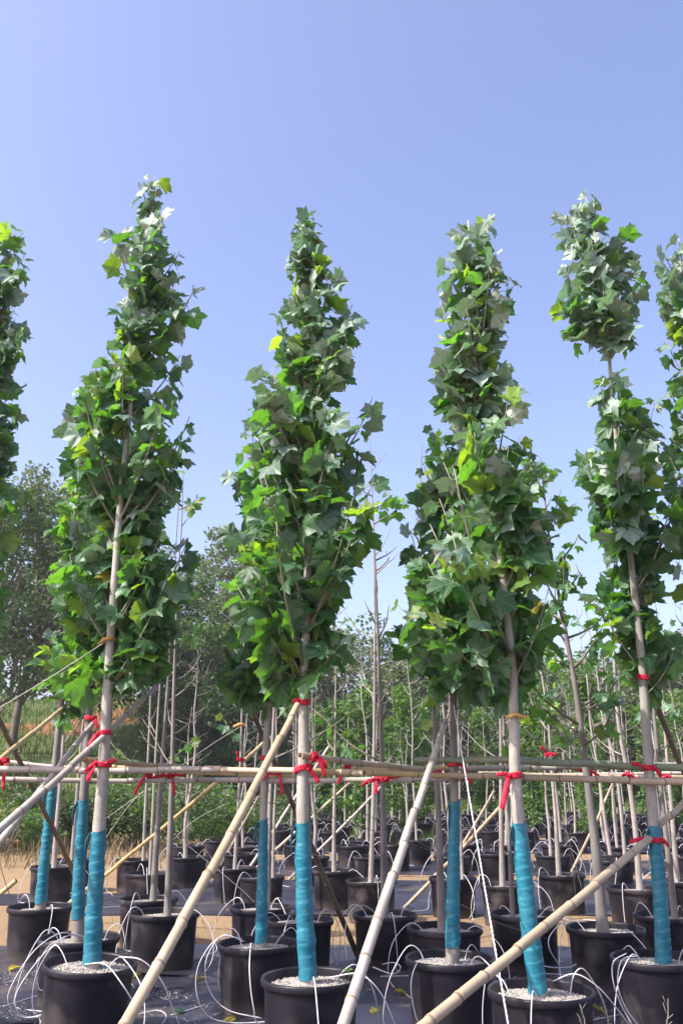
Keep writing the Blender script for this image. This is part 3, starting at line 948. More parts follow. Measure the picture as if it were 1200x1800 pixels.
# middle rows: bare grey saplings
GS = 'bare saplings of the middle rows'
MID = [  # pot px, pot label, tree label, trunk px, radius, branches, leafy
 ((290, 1605), 'black pot with bare trunk behind the tilted one', 'bare grey sapling in the pot right of the tallest tree', [(295, 1602), (299, 1480), (303, 1340), (307, 1180), (313, 1020)], .033, 10, .1),
 ((262, 1577), 'black pot half hidden behind another, left of a bare trunk pair', 'bare grey sapling, the rear one of the close pair at left', [(270, 1574), (277, 1460), (286, 1330), (297, 1180), (306, 1030)], .034, 10, .1),
 ((527, 1612), 'black pot right behind the front centre blue wrap', 'slim bare sapling hidden behind the front centre trunk', [(545, 1608), (543, 1440), (541, 1300), (540, 1180)], .024, 5, 0),
 ((458, 1590), 'black pot behind the blue wrapped trunk left of centre', 'grey sapling mostly hidden behind the left centre wrapped trunk', [(470, 1586), (474, 1430), (480, 1290), (484, 1180)], .028, 8, .2),
 ((676, 1602), 'dark trunk pot left of the centre right prop', 'dark bare sapling, the thicker of the two right of centre', [(676, 1597), (674, 1480), (672, 1370), (668, 1240), (664, 1120), (658, 960), (654, 850)], .037, 11, .05),
 ((781, 1630), 'black pot left of the shaded blue wrap', 'dark bare sapling just left of the shaded blue wrap', [(776, 1628), (772, 1500), (768, 1380), (762, 1240), (755, 1120)], .035, 10, .2),
 ((920, 1606), 'black pot behind the bright blue leaning wrap', 'thin sapling hidden behind the bright leaning wrap', [(900, 1600), (893, 1450), (888, 1330), (880, 1200)], .022, 6, .2),
 ((1063, 1632), 'wide black pot below the slanting pole at right', 'leaning dark sapling with forked bare limbs against the sky', [(1058, 1630), (1047, 1500), (1030, 1360), (1012, 1220), (995, 1120), (968, 970), (955, 860), (948, 800)], .046, 28, .75),
 ((1172, 1606), 'black pot behind the right edge pot, partly out of view', 'grey sapling behind the wrapped trunk at the right edge', [(1184, 1602), (1172, 1490), (1160, 1380), (1150, 1270), (1142, 1180)], .030, 8, .2),
 ((93, 1522), 'dusty grey black pot behind the far left pot', 'pale bare sapling between the two dark blue wraps', [(96, 1520), (101, 1440), (107, 1370), (114, 1260), (120, 1150)], .036, 8, .1),
 ((128, 1510), 'small black pot behind the dark blue wraps', 'thin pale sapling beside the dark blue wraps', [(128, 1500), (134, 1420), (140, 1340), (148, 1250)], .030, 7, .1),
 ((240, 1510), 'black pot left of the light grey pot at left', 'pale sapling at left rising beside the gravel heap', [(253, 1506), (256, 1420), (262, 1300), (268, 1160)], .027, 8, .15),
 ((262, 1533), 'light grey dusty pot behind the bare trunk pair', 'slender sapling behind the bare trunk pair', [(266, 1505), (270, 1400), (276, 1290), (283, 1180)], .022, 8, .25),
 ((412, 1524), 'black pot left of the dusty pot left of centre', 'pale sapling with an orange tie, left of the dark brown prop', [(413, 1516), (418, 1430), (423, 1330), (426, 1210), (430, 1100)], .026, 9, .2),
 ((460, 1537), 'dusty grey pot behind the left centre wrapped trunk', 'sapling hidden behind the left centre wrap', [(480, 1532), (482, 1440), (486, 1330)], .022, 5, .1),
 ((590, 1530), 'black pot right of the front centre wrap, with a pale trunk', 'pale sapling just right of the front centre trunk', [(587, 1526), (587, 1470), (588, 1380), (589, 1280), (590, 1180)], .030, 10, 0),
 ((652, 1547), 'grey lit pot left of the dark centre trunk', 'pale straight sapling left of the dark centre one', [(651, 1542), (655, 1440), (657, 1340), (658, 1200), (658, 1050), (655, 900), (650, 760)], .031, 10, .05),
 ((795, 1540), 'black pot behind the shaded blue wrap', 'pale sapling behind the centre right prop', [(812, 1536), (808, 1440), (806, 1330)], .022, 6, .1),
 ((887, 1551), 'grey lit pot behind the leaning blue wrap', 'pale brown sapling left of the leaning blue wrap', [(882, 1548), (880, 1440), (880, 1340), (878, 1230), (873, 1120)], .033, 9, .1),
 ((985, 1536), 'round black pot with white tubes, right of the leaning wrap', 'pale brown sapling leaning left behind the slanting pole', [(981, 1534), (976, 1440), (968, 1340), (962, 1260)], .032, 8, .3),
 ((1115, 1561), 'grey lit pot above the slanting pole at right', 'pale sapling at right, curving left as it rises', [(1123, 1557), (1116, 1460), (1104, 1370), (1086, 1270), (1078, 1150), (1072, 1020)], .036, 10, .15),
 ((1075, 1512), 'black pot behind the wide pot at right', 'crooked pale sapling with a kinked stem at right', [(1098, 1508), (1090, 1420), (1078, 1330), (1058, 1260), (1048, 1180), (1034, 1100)], .030, 8, .2),
 ((1190, 1545), 'black pot at the right edge behind the wrapped trunk', 'pale sapling at the right edge behind the wrap', [(1188, 1540), (1180, 1430), (1172, 1340), (1164, 1230)], .032, 8, .1),
]
for i, (pp, pl, tl, tp, rad, nb, lf) in enumerate(MID):
    near = pp[1] > 1570
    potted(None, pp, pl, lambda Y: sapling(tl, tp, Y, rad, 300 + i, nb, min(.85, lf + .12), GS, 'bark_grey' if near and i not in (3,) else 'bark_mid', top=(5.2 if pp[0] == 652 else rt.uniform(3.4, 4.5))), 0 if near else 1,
           'drip tube of the ' + pl.split(',')[0], 3 if near else 2, rt.uniform(0, 6), dia=PD * rt.uniform(0.96, 1.03), pot_group='black pots of the middle rows')

# far rows: copies of a few saplings
GF = 'saplings of the far rows'
far_src = []
for k in range(6):
    r = random.Random(500 + k)
    e = empty('sapling', (0, 0, SOILZ))
    tag(e, 'pale slim sapling standing among the far rows of pots', 'tree', GF)
    h = r.uniform(3.9, 4.8)
    pts = [Vector((0, 0, -.1)), Vector((0, 0, 0))]
    x = y = 0
    for j in range(1, 7):
        x += r.uniform(-.05, .05); y += r.uniform(-.05, .05)
        pts.append(Vector((x, y, h * j / 6)))
    rad = r.uniform(.026, .034)
    radii = [rad * 1.1, rad] + [max(.003, rad * (1 - .93 * (j / 6) ** .9)) for j in range(1, 7)]
    tr, P, rr = trunk_mesh(pts, radii, M['bark_mid'], parent=e, seed=k, n=8)
    def ta(z, P=P):
        for a, b in zip(P, P[1:]):
            if a.z <= z <= b.z: return a.lerp(b, (z - a.z) / max(1e-6, b.z - a.z))
        return P[-1].copy()
    bare_branches(e, ta, 1.0, h * .95, 12, r, rad * 1.1, M['twig'] if k % 2 else M['bark_mid'], 0, lmax=.65)
    far_src.append(e)
used = set()
ORD = ['first', 'second', 'third', 'fourth', 'fifth', 'sixth', 'seventh', 'eighth', 'ninth', 'tenth', 'eleventh', 'twelfth', 'thirteenth', 'fourteenth', 'fifteenth', 'sixteenth', 'seventeenth', 'eighteenth', 'nineteenth', 'twentieth']
rows = [(13.3, -2.5), (15.2, -2.6), (16.4, -2.4), (19.2, -2.4), (20.8, -2.0), (22.3, -1.9), (24.4, -1.4), (26.2, -1.0), (28.5, -0.6), (31.0, 0)]
rf = random.Random(4242)
far_n = 0
for ri, (yy, xl) in enumerate(rows):
    xr = 0.415 * yy + 0.6
    x = xl + rf.uniform(0, .4); col_i = 0
    while x < xr:
        X = x + rf.uniform(-.12, .12); Yp = yy + rf.uniform(-.22, .22)
        where = '%s from the left in the %s far row' % (ORD[col_i], ORD[ri]); col_i += 1
        plant_pot((X, Yp, 0), 'small black pot, ' + where, 2 if yy > 16 else 1, 'black pots of the far rows', rz=rf.uniform(0, 6), dia=PD * rf.uniform(.95, 1.03))
        if rf.random() < 0.58:
            k = rf.randrange(6)
            s = far_src[k]
            o = s if k not in used else copy_tree(s)
            used.add(k)
            o['label'] = 'pale slim sapling in the pot ' + where
            o.location = (X + rf.uniform(-.05, .05), Yp, SOILZ)
            o.rotation_euler = (R(rf.gauss(0, 1.3)), R(rf.gauss(0, 1.6)), rf.uniform(0, 6.28))
            z = rf.uniform(.5, 1.0)
            o.scale = (1, 1, z)
        for q, side in enumerate(('left', 'right')):
            drip_tube((X, Yp, 0), math.pi * (1 - q) + rf.uniform(-.9, .9), side + ' drip tube of the pot ' + where, 'white drip tubes of the far rows', rf, far=True, into=far_tubes if yy > 21.5 else None)
        x += rf.uniform(0.74, 1.0)
        far_n += 1

tag(far_tubes.build('drip_tubing', M['tube']), 'tangle of white drip tubing over the farthest pots', 'tube', kind='stuff')

# ------------------------------------------------------------------ bamboo poles
def bamboo(a, b, r1, r2, mat, label, group='bamboo poles', ext_ground=False, ext=0.0, seed=0, hollow=True):
    """pole from a to b with swollen nodes, a slight bow and hollow sawn ends"""
    r = random.Random(seed + int(abs(a.x * 100)))
    d = (b - a); r1 *= 1.02; r2 *= 1.04
    if ext_ground:
        k = a.z / max(1e-4, (b.z - a.z)); a = a - d * k; d = b - a
    if ext: b = b + d.normalized() * ext; d = b - a
    L = d.length
    t = d.normalized()
    side = t.cross(Vector((0, 0, 1))); side = side.normalized() if side.length > .01 else Vector((1, 0, 0))
    up = side.cross(t)
    bow1, bow2 = r.uniform(-.006, .006) * L, r.uniform(-.008, .002) * L
    pts = []; rad = []
    s = 0.0
    nodes = []
    x = r.uniform(0.08, .25)
    while x < L:
        nodes.append(x); x += r.uniform(0.20, 0.34)
    samples = sorted(set([0, L] + [n + o for n in nodes for o in (-.018, -.006, 0, .006, .018) if 0 < n + o < L] + [(n + m) / 2 for n, m in zip(nodes, nodes[1:])]))
    kink = {i: (r.uniform(-.004, .004), r.uniform(-.004, .004)) for i in range(len(nodes) + 2)}
    for s in samples:
        f = s / L
        i = sum(1 for n in nodes if n < s)
        nd = min([abs(s - n) for n in nodes] + [9])
        q = lerp(r1, r2, f)
        if nd < .004: q *= 0.99
        elif nd < .008: q *= 1.10
        p = a + t * s + side * (bow1 * math.sin(math.pi * f) + kink[i][0]) + up * (bow2 * math.sin(math.pi * f) + kink[i][1])
        pts.append(p); rad.append(q)
    mb = MB()
    mb.tube(pts, rad, 12, cap=False)
    for i in range(len(samples) - 1):
        c = (samples[i] + samples[i + 1]) / 2
        if min([abs(c - n) for n in nodes] + [9]) < .005:
            for k in range(12): mb.mi[i * 12 + k] = 2
    if hollow:
        nn = 12
        for end in (0, 1):
            c = pts[0] if end == 0 else pts[-1]
            dr = t if end == 0 else -t
            q = rad[0] if end == 0 else rad[-1]
            mb.tube([c, c + dr * 0.0005, c + dr * .05], [q, q * .72, q * .70], nn, cap=False, mi=0)
            mb.tube([c + dr * .0006, c + dr * .05, c + dr * .051], [q * .715, q * .69, .001], nn, cap=True, mi=1)
    return tag(mb.build('bamboo_pole', [M[mat], M['hollow'], M['node']]), label, 'bamboo pole', group)

YA1, YA2, YA3, YA4 = (pot_pos(155, 1690).y, pot_pos(546, 1716).y, pot_pos(950, 1738).y, pot_pos(1152, 1682).y)
YB1, YB2, YB3, YB4 = (pot_pos(72, 1592).y, pot_pos(140, 1646).y, pot_pos(455, 1656).y, pot_pos(790, 1682).y)
print('rows', YA1, YA2, YA3, YA4, YB1, YB2, YB3, YB4)
bamboo(at(212, 1800, 3.35), at(523, 1240, YA2 - .06), .024, .019, 'bamboo', 'long pale bamboo prop leaning right up to the front centre trunk', ext_ground=True, seed=1)
bamboo(at(607, 1800, 3.5), at(783, 1268, YB4 - .07), .024, .018, 'bamboo_grey', 'long pale bamboo prop right of centre, rising from the bottom edge', ext_ground=True, seed=2)
bamboo(at(728, 1800, 3.7), at(1140, 1474, YA4 - .06), .024, .022, 'bamboo', 'low slanting bamboo pole tied to the right edge trunk, crossing the leaning wrap', ext_ground=True, seed=3)
bamboo(at(1152, 1456, YA4 + .08), at(1225, 1388, YA4 + .6), .021, .020, 'bamboo', 'short bamboo pole rising to the right edge behind the wrapped trunk', seed=4)
bamboo(at(-60, 1512, 4.35), at(274, 1208, YA1 + .75), .021, .017, 'bamboo_grey', 'pale bamboo pole slanting up past the tallest tree at left', seed=5)
bamboo(at(-40, 1530, 4.9), at(163, 1272, YB2 - .06), .021, .017, 'bamboo_grey', 'greyish bamboo pole running below and parallel at far left', seed=6)
bamboo(at(-30, 1210, 6.2), at(132, 1538, YB1 + .8), .019, .021, 'bamboo_dark', 'dark bamboo pole with shade painted in, slanting down right at far left', seed=7)  # this pole's shade is put into its colour by the brown bamboo
bamboo(at(-20, 1352, 6.0), at(127, 1231, YB1 + .3), .018, .015, 'bamboo_dry', 'brown bamboo pole rising right to a lime green leaf at far left', seed=8)
bamboo(at(180, 1538, 9.6), at(384, 1372, 8.6), .019, .017, 'bamboo_dry', 'thin straw coloured bamboo pole behind the bare trunk pair', ext_ground=True, seed=9)
bamboo(at(632, 1688, 7.85), at(395, 1140, YB3 + .15), .022, .018, 'bamboo_dark', 'dark brown bamboo prop behind the front centre trunk, slanting down right', seed=10)
bamboo(at(718, 1587, 11.0), at(905, 1388, 10.2), .021, .018, 'bamboo', 'bamboo pole behind the shaded blue wrap, rising to the right', ext_ground=True, seed=11)
bamboo(at(1140, 1205, YA4 + .10), at(1262, 1500, YA4 + .9), .018, .020, 'bamboo_dark', 'dark brown bamboo prop beside the right edge trunk', seed=12)
bamboo(at(475, 1470, 12.2), at(578, 1312, 12.6), .021, .018, 'bamboo_grey', 'pale thin pole left of centre in the background, crossing behind the horizontals', ext_ground=True, seed=13)
bamboo(at(545, 1440, 13.2), at(620, 1372, 13.2), .021, .018, 'bamboo', 'short pale pole right of the front centre trunk in the background', ext_ground=True, seed=14)
bamboo(at(600, 1452, 14.0), at(700, 1350, 14.0), .021, .018, 'bamboo_grey', 'far pale pole left of the dark centre trunk', ext_ground=True, seed=15)
bamboo(at(820, 1470, 13.5), at(868, 1390, 13.2), .021, .018, 'bamboo', 'far pale pole seen left of the leaning blue wrap', ext_ground=True, seed=16)
bamboo(at(1040, 1455, 14.5), at(1075, 1380, 14.3), .022, .018, 'bamboo', 'far pale pole between the trunks at right', ext_ground=True, seed=17)
bamboo(at(975, 1318, 9.2), at(1008, 1280, 9.6), .018, .017, 'bamboo_grey', 'short bamboo pole end beside a red tie at right', seed=18)
bamboo(at(425, 1340, 9.0), at(462, 1306, 9.3), .018, .017, 'bamboo_dry', 'short straw coloured pole end beside a red tie left of centre', seed=19)
bamboo(at(360, 1570, 15.0), at(455, 1400, 13.5), .018, .017, 'bamboo_grey', 'pale background pole crossing behind the left centre wrap', ext_ground=True, seed=20)

# horizontals
GH = 'horizontal bamboo rails'
bamboo(at(-80, 1351, YA1 + .10), at(400, 1352, YA1 + .16), .0205, .018, 'bamboo_grey', 'pale horizontal rail crossing the left part in front of the trunks', GH, seed=31)
bamboo(at(360, 1351, YA1 + .20), at(640, 1358, YA2 + .10), .0175, .0185, 'bamboo', 'pale horizontal rail running behind the front centre trunk', GH, seed=32)
bamboo(at(-60, 1369, YB2 + .10), at(420, 1371, YB2 + .35), .020, .017, 'bamboo_grey', 'second grey rail just under the first at left', GH, seed=33)
bamboo(at(180, 1346, YB2 + .3), at(520, 1366, YB3 + .2), .017, .016, 'bamboo_dry', 'thin rail slanting between the left rails', GH, seed=34)
bamboo(at(136, 1333, YA1 - .09), at(330, 1348, YA1 + 1.2), .0175, .017, 'bamboo_dry', 'bamboo rail with open hollow end beside the tallest trunk', GH, seed=35)
bamboo(at(527, 1327, YA2 - .10), at(740, 1352, YA2 + 1.3), .0195, .018, 'bamboo', 'thick bamboo rail with dark hollow end at the front centre trunk', GH, seed=36)
bamboo(at(535, 1354, YA2 + .08), at(795, 1365, YB4 - .06), .018, .0165, 'bamboo_dry', 'straw coloured rail between the centre trunk and the shaded blue wrap', GH, seed=37)
bamboo(at(380, 1372, YB3 + .10), at(810, 1369, YB4 + .2), .019, .017, 'bamboo_grey', 'lower grey rail across the middle', GH, seed=38)
bamboo(at(600, 1352, YB4 + .8), at(1000, 1345, YB4 + 1.2), .018, .017, 'bamboo_dry', 'thin rail behind the shaded blue wrap', GH, seed=39)
bamboo(at(786, 1362, YB4 - .07), at(1290, 1378, YA4 - .08), .0195, .021, 'bamboo', 'pale tan rail across the right, in front of the trunks', GH, seed=40)
bamboo(at(730, 1336, YB4 + .12), at(905, 1334, YA3 + .55), .021, .0205, 'bamboo_green', 'short green bamboo rail with cut end behind the centre right prop', GH, seed=41)
bamboo(at(890, 1337, YA3 + .65), at(1300, 1353, YA4 + .10), .022, .024, 'bamboo_green', 'thick green bamboo rail at right, above the tan rail', GH, seed=42)
bamboo(at(800, 1350, YB4 + .9), at(1240, 1342, YA4 + 1.3), .018, .018, 'bamboo_grey', 'grey rail behind the green bamboo at right', GH, seed=43)
bamboo(at(840, 1359, 8.0), at(1260, 1368, 8.2), .019, .018, 'bamboo', 'thin pale rail just above the tan rail at right', GH, seed=44)
bamboo(at(960, 1362, 9.6), at(1260, 1357, 9.4), .019, .018, 'bamboo_grey', 'farthest thin rail at right', GH, seed=45)
bamboo(at(-40, 1333, YB1 + .2), at(150, 1352, YB1 + .1), .018, .018, 'bamboo_grey', 'short grey rail end at the left edge', GH, seed=46)
# peg and loose canes on the ground
p = on_z(28, 1612, 0); bamboo(Vector((p.x, 8.2, 0)), at(29, 1548, 8.2), .022, .021, 'bamboo_dry', 'short sawn bamboo peg standing beside the far left pot', 'pegs', seed=50)
p = on_z(327, 1500, 0); bamboo(Vector((p.x, 17.5, 0)), at(327, 1483, 17.5), .028, .028, 'bamboo_dry', 'small bamboo peg standing on bare soil at left', 'pegs', seed=51)
for i, (x0, y0, x1, y1) in enumerate(((-40, 1492, 215, 1478), (-40, 1512, 70, 1503), (60, 1482, 250, 1470), (-30, 1502, 150, 1492))):
    a = on_z(x0, y0, .03); b = on_z(x1, y1, .03)
    bamboo(a, b, .026, .022, 'bamboo_grey', ['long grey cane lying on the soil at far left', 'short grey cane lying nearest on the soil at the left edge', 'grey cane lying farthest on the soil at left', 'grey cane lying between the others on the soil'][i], 'canes lying on the soil', seed=60 + i)

# ------------------------------------------------------------------ red ties
def ribbon(c, rad, label, tails, axis=Vector((0, 0, 1)), h=0.035, seed=0, dark=False):
    r = random.Random(seed)
    mb = MB()
    axis = axis.normalized()
    u = axis.orthogonal().normalized(); w = axis.cross(u)
    n = 16
    prof = [(0.002, -h / 2), (0.007, -h / 2 + .002), (0.0085, -h / 5), (0.006, 0), (0.009, h / 5), (0.007, h / 2 - .002), (0.002, h / 2)]
    vs = []; fs = []
    slant = r.uniform(-.18, .18)
    for q, z in prof:
        for k in range(n):
            a = 2 * math.pi * k / n
            rr = rad + q + r.uniform(-.001, .001)
            vs.append(c + (u * math.cos(a) + w * math.sin(a)) * rr + axis * (z + slant * rad * math.sin(a) * 2))
    for i in range(len(prof) - 1):
        for k in range(n):
            k2 = (k + 1) % n
            fs.append((i * n + k, i * n + k2, (i + 1) * n + k2, (i + 1) * n + k))
    mb.add(vs, fs)
    for (dx, dz, L) in tails:
        s = c + Vector((rad * (0.7 if dx > 0 else -.7), -rad * .8 - .006, 0))
        kn = [s + Vector((-.010, 0, -.006)), s + Vector((0, -.01, 0)), s + Vector((.010, 0, .006))]
        mb.tube(kn, [.006, .012, .006], 7)
        e = Vector((dx, -.12, dz)).normalized()
        pts = [s]
        d = (e + Vector((0, -.2, .35))).normalized()
        for k in range(5):
            pts.append(pts[-1] + d * L / 5)
            d = (d * .6 + e * .5 + Vector((r.uniform(-.12, .12), r.uniform(-.1, .1), -.12))).normalized()
        wd = [Vector((e.z * .9 + .2, r.uniform(-.2, .6), -e.x)) for _ in pts]
        w0 = r.uniform(.010, .014)
        mb.strip(pts, wd, [w0 * .5, w0, w0 * 1.1, w0 * 1.15, w0 * 1.1, w0 * .95], .0012)
    return tag(mb.build('red_ribbon', M['red']), label, 'ribbon', 'red cloth ties')

X1 = Vector((1, 0.05, 0))
RB = [
 (183, 1290, YA1, .040, 'red cloth tie round the tallest tree above the rails', [(-.5, -1, .10)], None),
 (182, 1342, YA1, .048, 'big red knot tying the rail to the tallest tree', [(-.8, -.7, .09), (.8, .3, .07), (-.3, -1, .12)], None),
 (531, 1233, YA2, .040, 'red tie holding the long prop to the front centre trunk', [(-.9, -.1, .03)], None),
 (533, 1352, YA2, .048, 'red tie round the front centre trunk at the rails', [(.6, -.8, .10)], None),
 (552, 1330, YA2 - .09, .022, 'red bow knotted round the hollow ended rail', [(.7, -.7, .09), (.4, -1, .13)], X1),
 (612, 1345, YA2 + .45, .020, 'red tie with one long tail, right of the front centre trunk', [(-.4, -1, .13)], X1),
 (484, 1358, YB3 - .01, .042, 'red tie hanging beside the left centre wrapped trunk', [(.2, -1, .16), (-.6, -.6, .08)], None),
 (262, 1362, YB2 + .25, .022, 'red tie with a hanging tail, left of the bare trunk pair', [(-.4, -1, .16)], X1),
 (300, 1364, YB2 + .3, .023, 'wide red bow below the rails at the bare trunk pair', [(-1, -.2, .14), (1, .05, .10), (.15, -1, .15)], X1),
 (670, 1370, YB4 + .3, .040, 'red bow at the dark centre trunk under the rail', [(-.9, -.3, .12), (.8, .2, .10), (-.2, -1, .10)], None),
 (799, 1342, YB4, .045, 'red cloth wound round the trunk above the shaded blue wrap', [(.5, -1, .14)], None),
 (770, 1361, YB4 + .05, .022, 'red tie beside the shaded trunk on the rail end', [(-.8, .2, .08)], X1),
 (902, 1364, YA3, .042, 'bright red tie with a broad hanging tail on the leaning trunk', [(-.35, -1, .19), (-.8, .1, .08)], None),
 (1137, 1350, YA4, .042, 'dark red tie round the right trunk at the green rail', [(-.9, .3, .10), (.5, -.9, .07)], None),
 (1129, 1190, YA4, .034, 'red band high on the right trunk beneath its leaves', [], None),
 (1150, 1476, YA4, .048, 'dark red tie fastening the slanting pole to the right wrapped trunk', [(-1, -.05, .16), (.6, -.7, .05)], None),
 (1035, 1357, 7.4, .030, 'thin red tie on the rails left of the right trunk', [(-.9, .15, .12), (.6, -.8, .10)], X1),
 (1103, 1362, 8.1, .022, 'small red tie on the thin rail at right', [(.6, -.7, .10), (-.8, -.1, .06)], X1),
 (1170, 1365, 8.1, .022, 'small red tie on the thin rail by the right edge', [(.6, -.7, .07), (-.6, -.6, .08)], X1),
 (963, 1326, 9.2, .034, 'small red tie under green leaves right of the leaning trunk', [(-.6, .9, .10), (.7, -.1, .06)], None),
 (423, 1335, 9.0, .032, 'small red tie at the pale sapling left of centre', [(-.1, 1, .08)], None),
 (8, 1338, 6.2, .030, 'dark red tie at the left edge', [(.1, -1, .20), (-.5, .6, .06)], None),
 (160, 1262, YB2, .040, 'dark red tie half hidden behind the tallest tree', [(.6, -1, .09)], None),
 (469, 1332, YB3, .038, 'dark red tie on the left centre trunk above the rails', [(.5, .3, .05)], None),
]
for i, (px, py, Y, rd, lab, tails, ax) in enumerate(RB):
    ribbon(at(px, py, Y), rd, lab, tails, ax if ax else Vector((0, 0, 1)), 0.034, 700 + i)

# ------------------------------------------------------------------ ropes, wires, hand-placed tubes
def line(pts, rad, mat, name, label, cat, group=None, n=6, per=6):
    mb = MB(); mb.tube(catmull(pts, per), rad, n)
    return tag(mb.build(name, M[mat]), label, cat, group)
def rope(a, b, rad, label, sag=0.01):
    mb = MB()
    d = b - a; L = d.length; t = d.normalized()
    u = t.orthogonal().normalized(); w = t.cross(u)
    n = int(L / .012)
    for ph in (0, math.pi):
        pts = []
        for i in range(n + 1):
            f = i / n
            an = i * .012 / .05 * 6.283 + ph
            pts.append(a + d * f + (u * math.cos(an) + w * math.sin(an)) * rad * .55 - Vector((0, 0, sag * math.sin(math.pi * f))))
        mb.tube(pts, rad * .62, 5)
    return tag(mb.build('guy_rope', M['rope']), label, 'rope', 'guy ropes')
a = at(797, 1240, YB4 - .05); b = at(893, 1800, 4.3)
rope(b + (b - a) * 0.45, a, .0044, 'white twisted guy rope running down right of centre')
line([at(-30, 1262, 5.6), at(90, 1190, 5.45), at(186, 1128, YA1 - .05)], .003, 'cord', 'support_rope', 'thin pale cord running from the left edge to the tallest trunk', 'cord', 'guy cords')
mb = MB(); c = at(194, 1126, YA1); mb.tube([c + Vector((.045, 0, -.0)), c + Vector((.02, -.045, .012)), c + Vector((-.03, -.045, 0)), c + Vector((-.075, -.02, -.03))], [.008, .014, .014, .005], 8)
tag(mb.build('trunk_pad', M['pad']), 'ochre rubber pad between cord and tallest trunk', 'pad')
mb = MB(); c = at(902, 1260, YA3); mb.tube([c + Vector((-.05, -.03, -.004)), c + Vector((0, -.055, .01)), c + Vector((.05, -.03, -.004)), c + Vector((.085, -.03, .005))], [.007, .012, .010, .004], 8)
tag(mb.build('trunk_tie', M['pad']), 'faded orange tie on the leaning trunk above the rails', 'tie')
mb = MB(); c = at(421, 1276, 9.3); mb.tube([c + Vector((-.06, -.03, -.01)), c + Vector((0, -.05, .01)), c + Vector((.06, -.03, .012))], [.012, .02, .012], 8)
tag(mb.build('trunk_tie', M['pad']), 'orange tie on the pale sapling left of centre', 'tie')
WIRES = [((400, 1400, 7), (560, 1430, 7.5), (800, 1510, 8.2), 'wire', 'dark wire sagging right behind the front centre trunk'),
         ((490, 1365, 6.5), (640, 1430, 7.5), (790, 1510, 9), 'wire', 'dark wire dropping from the rails right of centre'),
         ((150, 1410, 7), (230, 1440, 8), (330, 1475, 9), 'cord', 'pale cord sagging behind the tallest tree'),
         ((185, 1475, 9.5), (220, 1425, 9), (255, 1385, 8.5), 'cord', 'pale cord rising right to the left red tie'),
         ((185, 1440, 10.5), (220, 1415, 10.3), (255, 1390, 10), 'cord', 'short pale cord beside the tallest trunk'),
         ((300, 1480, 9), (345, 1440, 9.5), (400, 1412, 10), 'cord', 'pale cord right of the bare trunk pair'),
         ((320, 1345, 10), (370, 1310, 10.2), (421, 1278, 9.4), 'cord', 'pale cord running to the orange tie'),
         ((0, 1240, 8.5), (70, 1300, 9), (160, 1370, 10), 'wire', 'dark wire slanting down right at far left'),
         ((0, 1515, 6.6), (8, 1545, 6.9), (20, 1580, 7.4), 'wire', 'short dark wire beside the far left pot'),
         ((975, 1380, 9), (1000, 1480, 9.5), (1032, 1600, 10), 'cord', 'pale cord dropping right of the leaning wrap'),
         ((985, 1440, 9.5), (1005, 1520, 9.7), (1012, 1590, 9.8), 'wire', 'dark wire beside the pale cord right of the leaning wrap'),
         ((810, 1590, 6.6), (870, 1620, 6.8), (960, 1650, 7), 'wire', 'dark wire low behind the leaning wrap'),
         ((310, 1470, 11), (420, 1560, 9.5), (480, 1620, 8.8), 'wire', 'dark wire dropping across the soil left of centre')]
for (a, m, b, mt, lab) in WIRES:
    line([at(*a), at(*m), at(*b)], .0028, mt, 'guy_wire', lab, 'wire', 'thin wires and cords', 5)
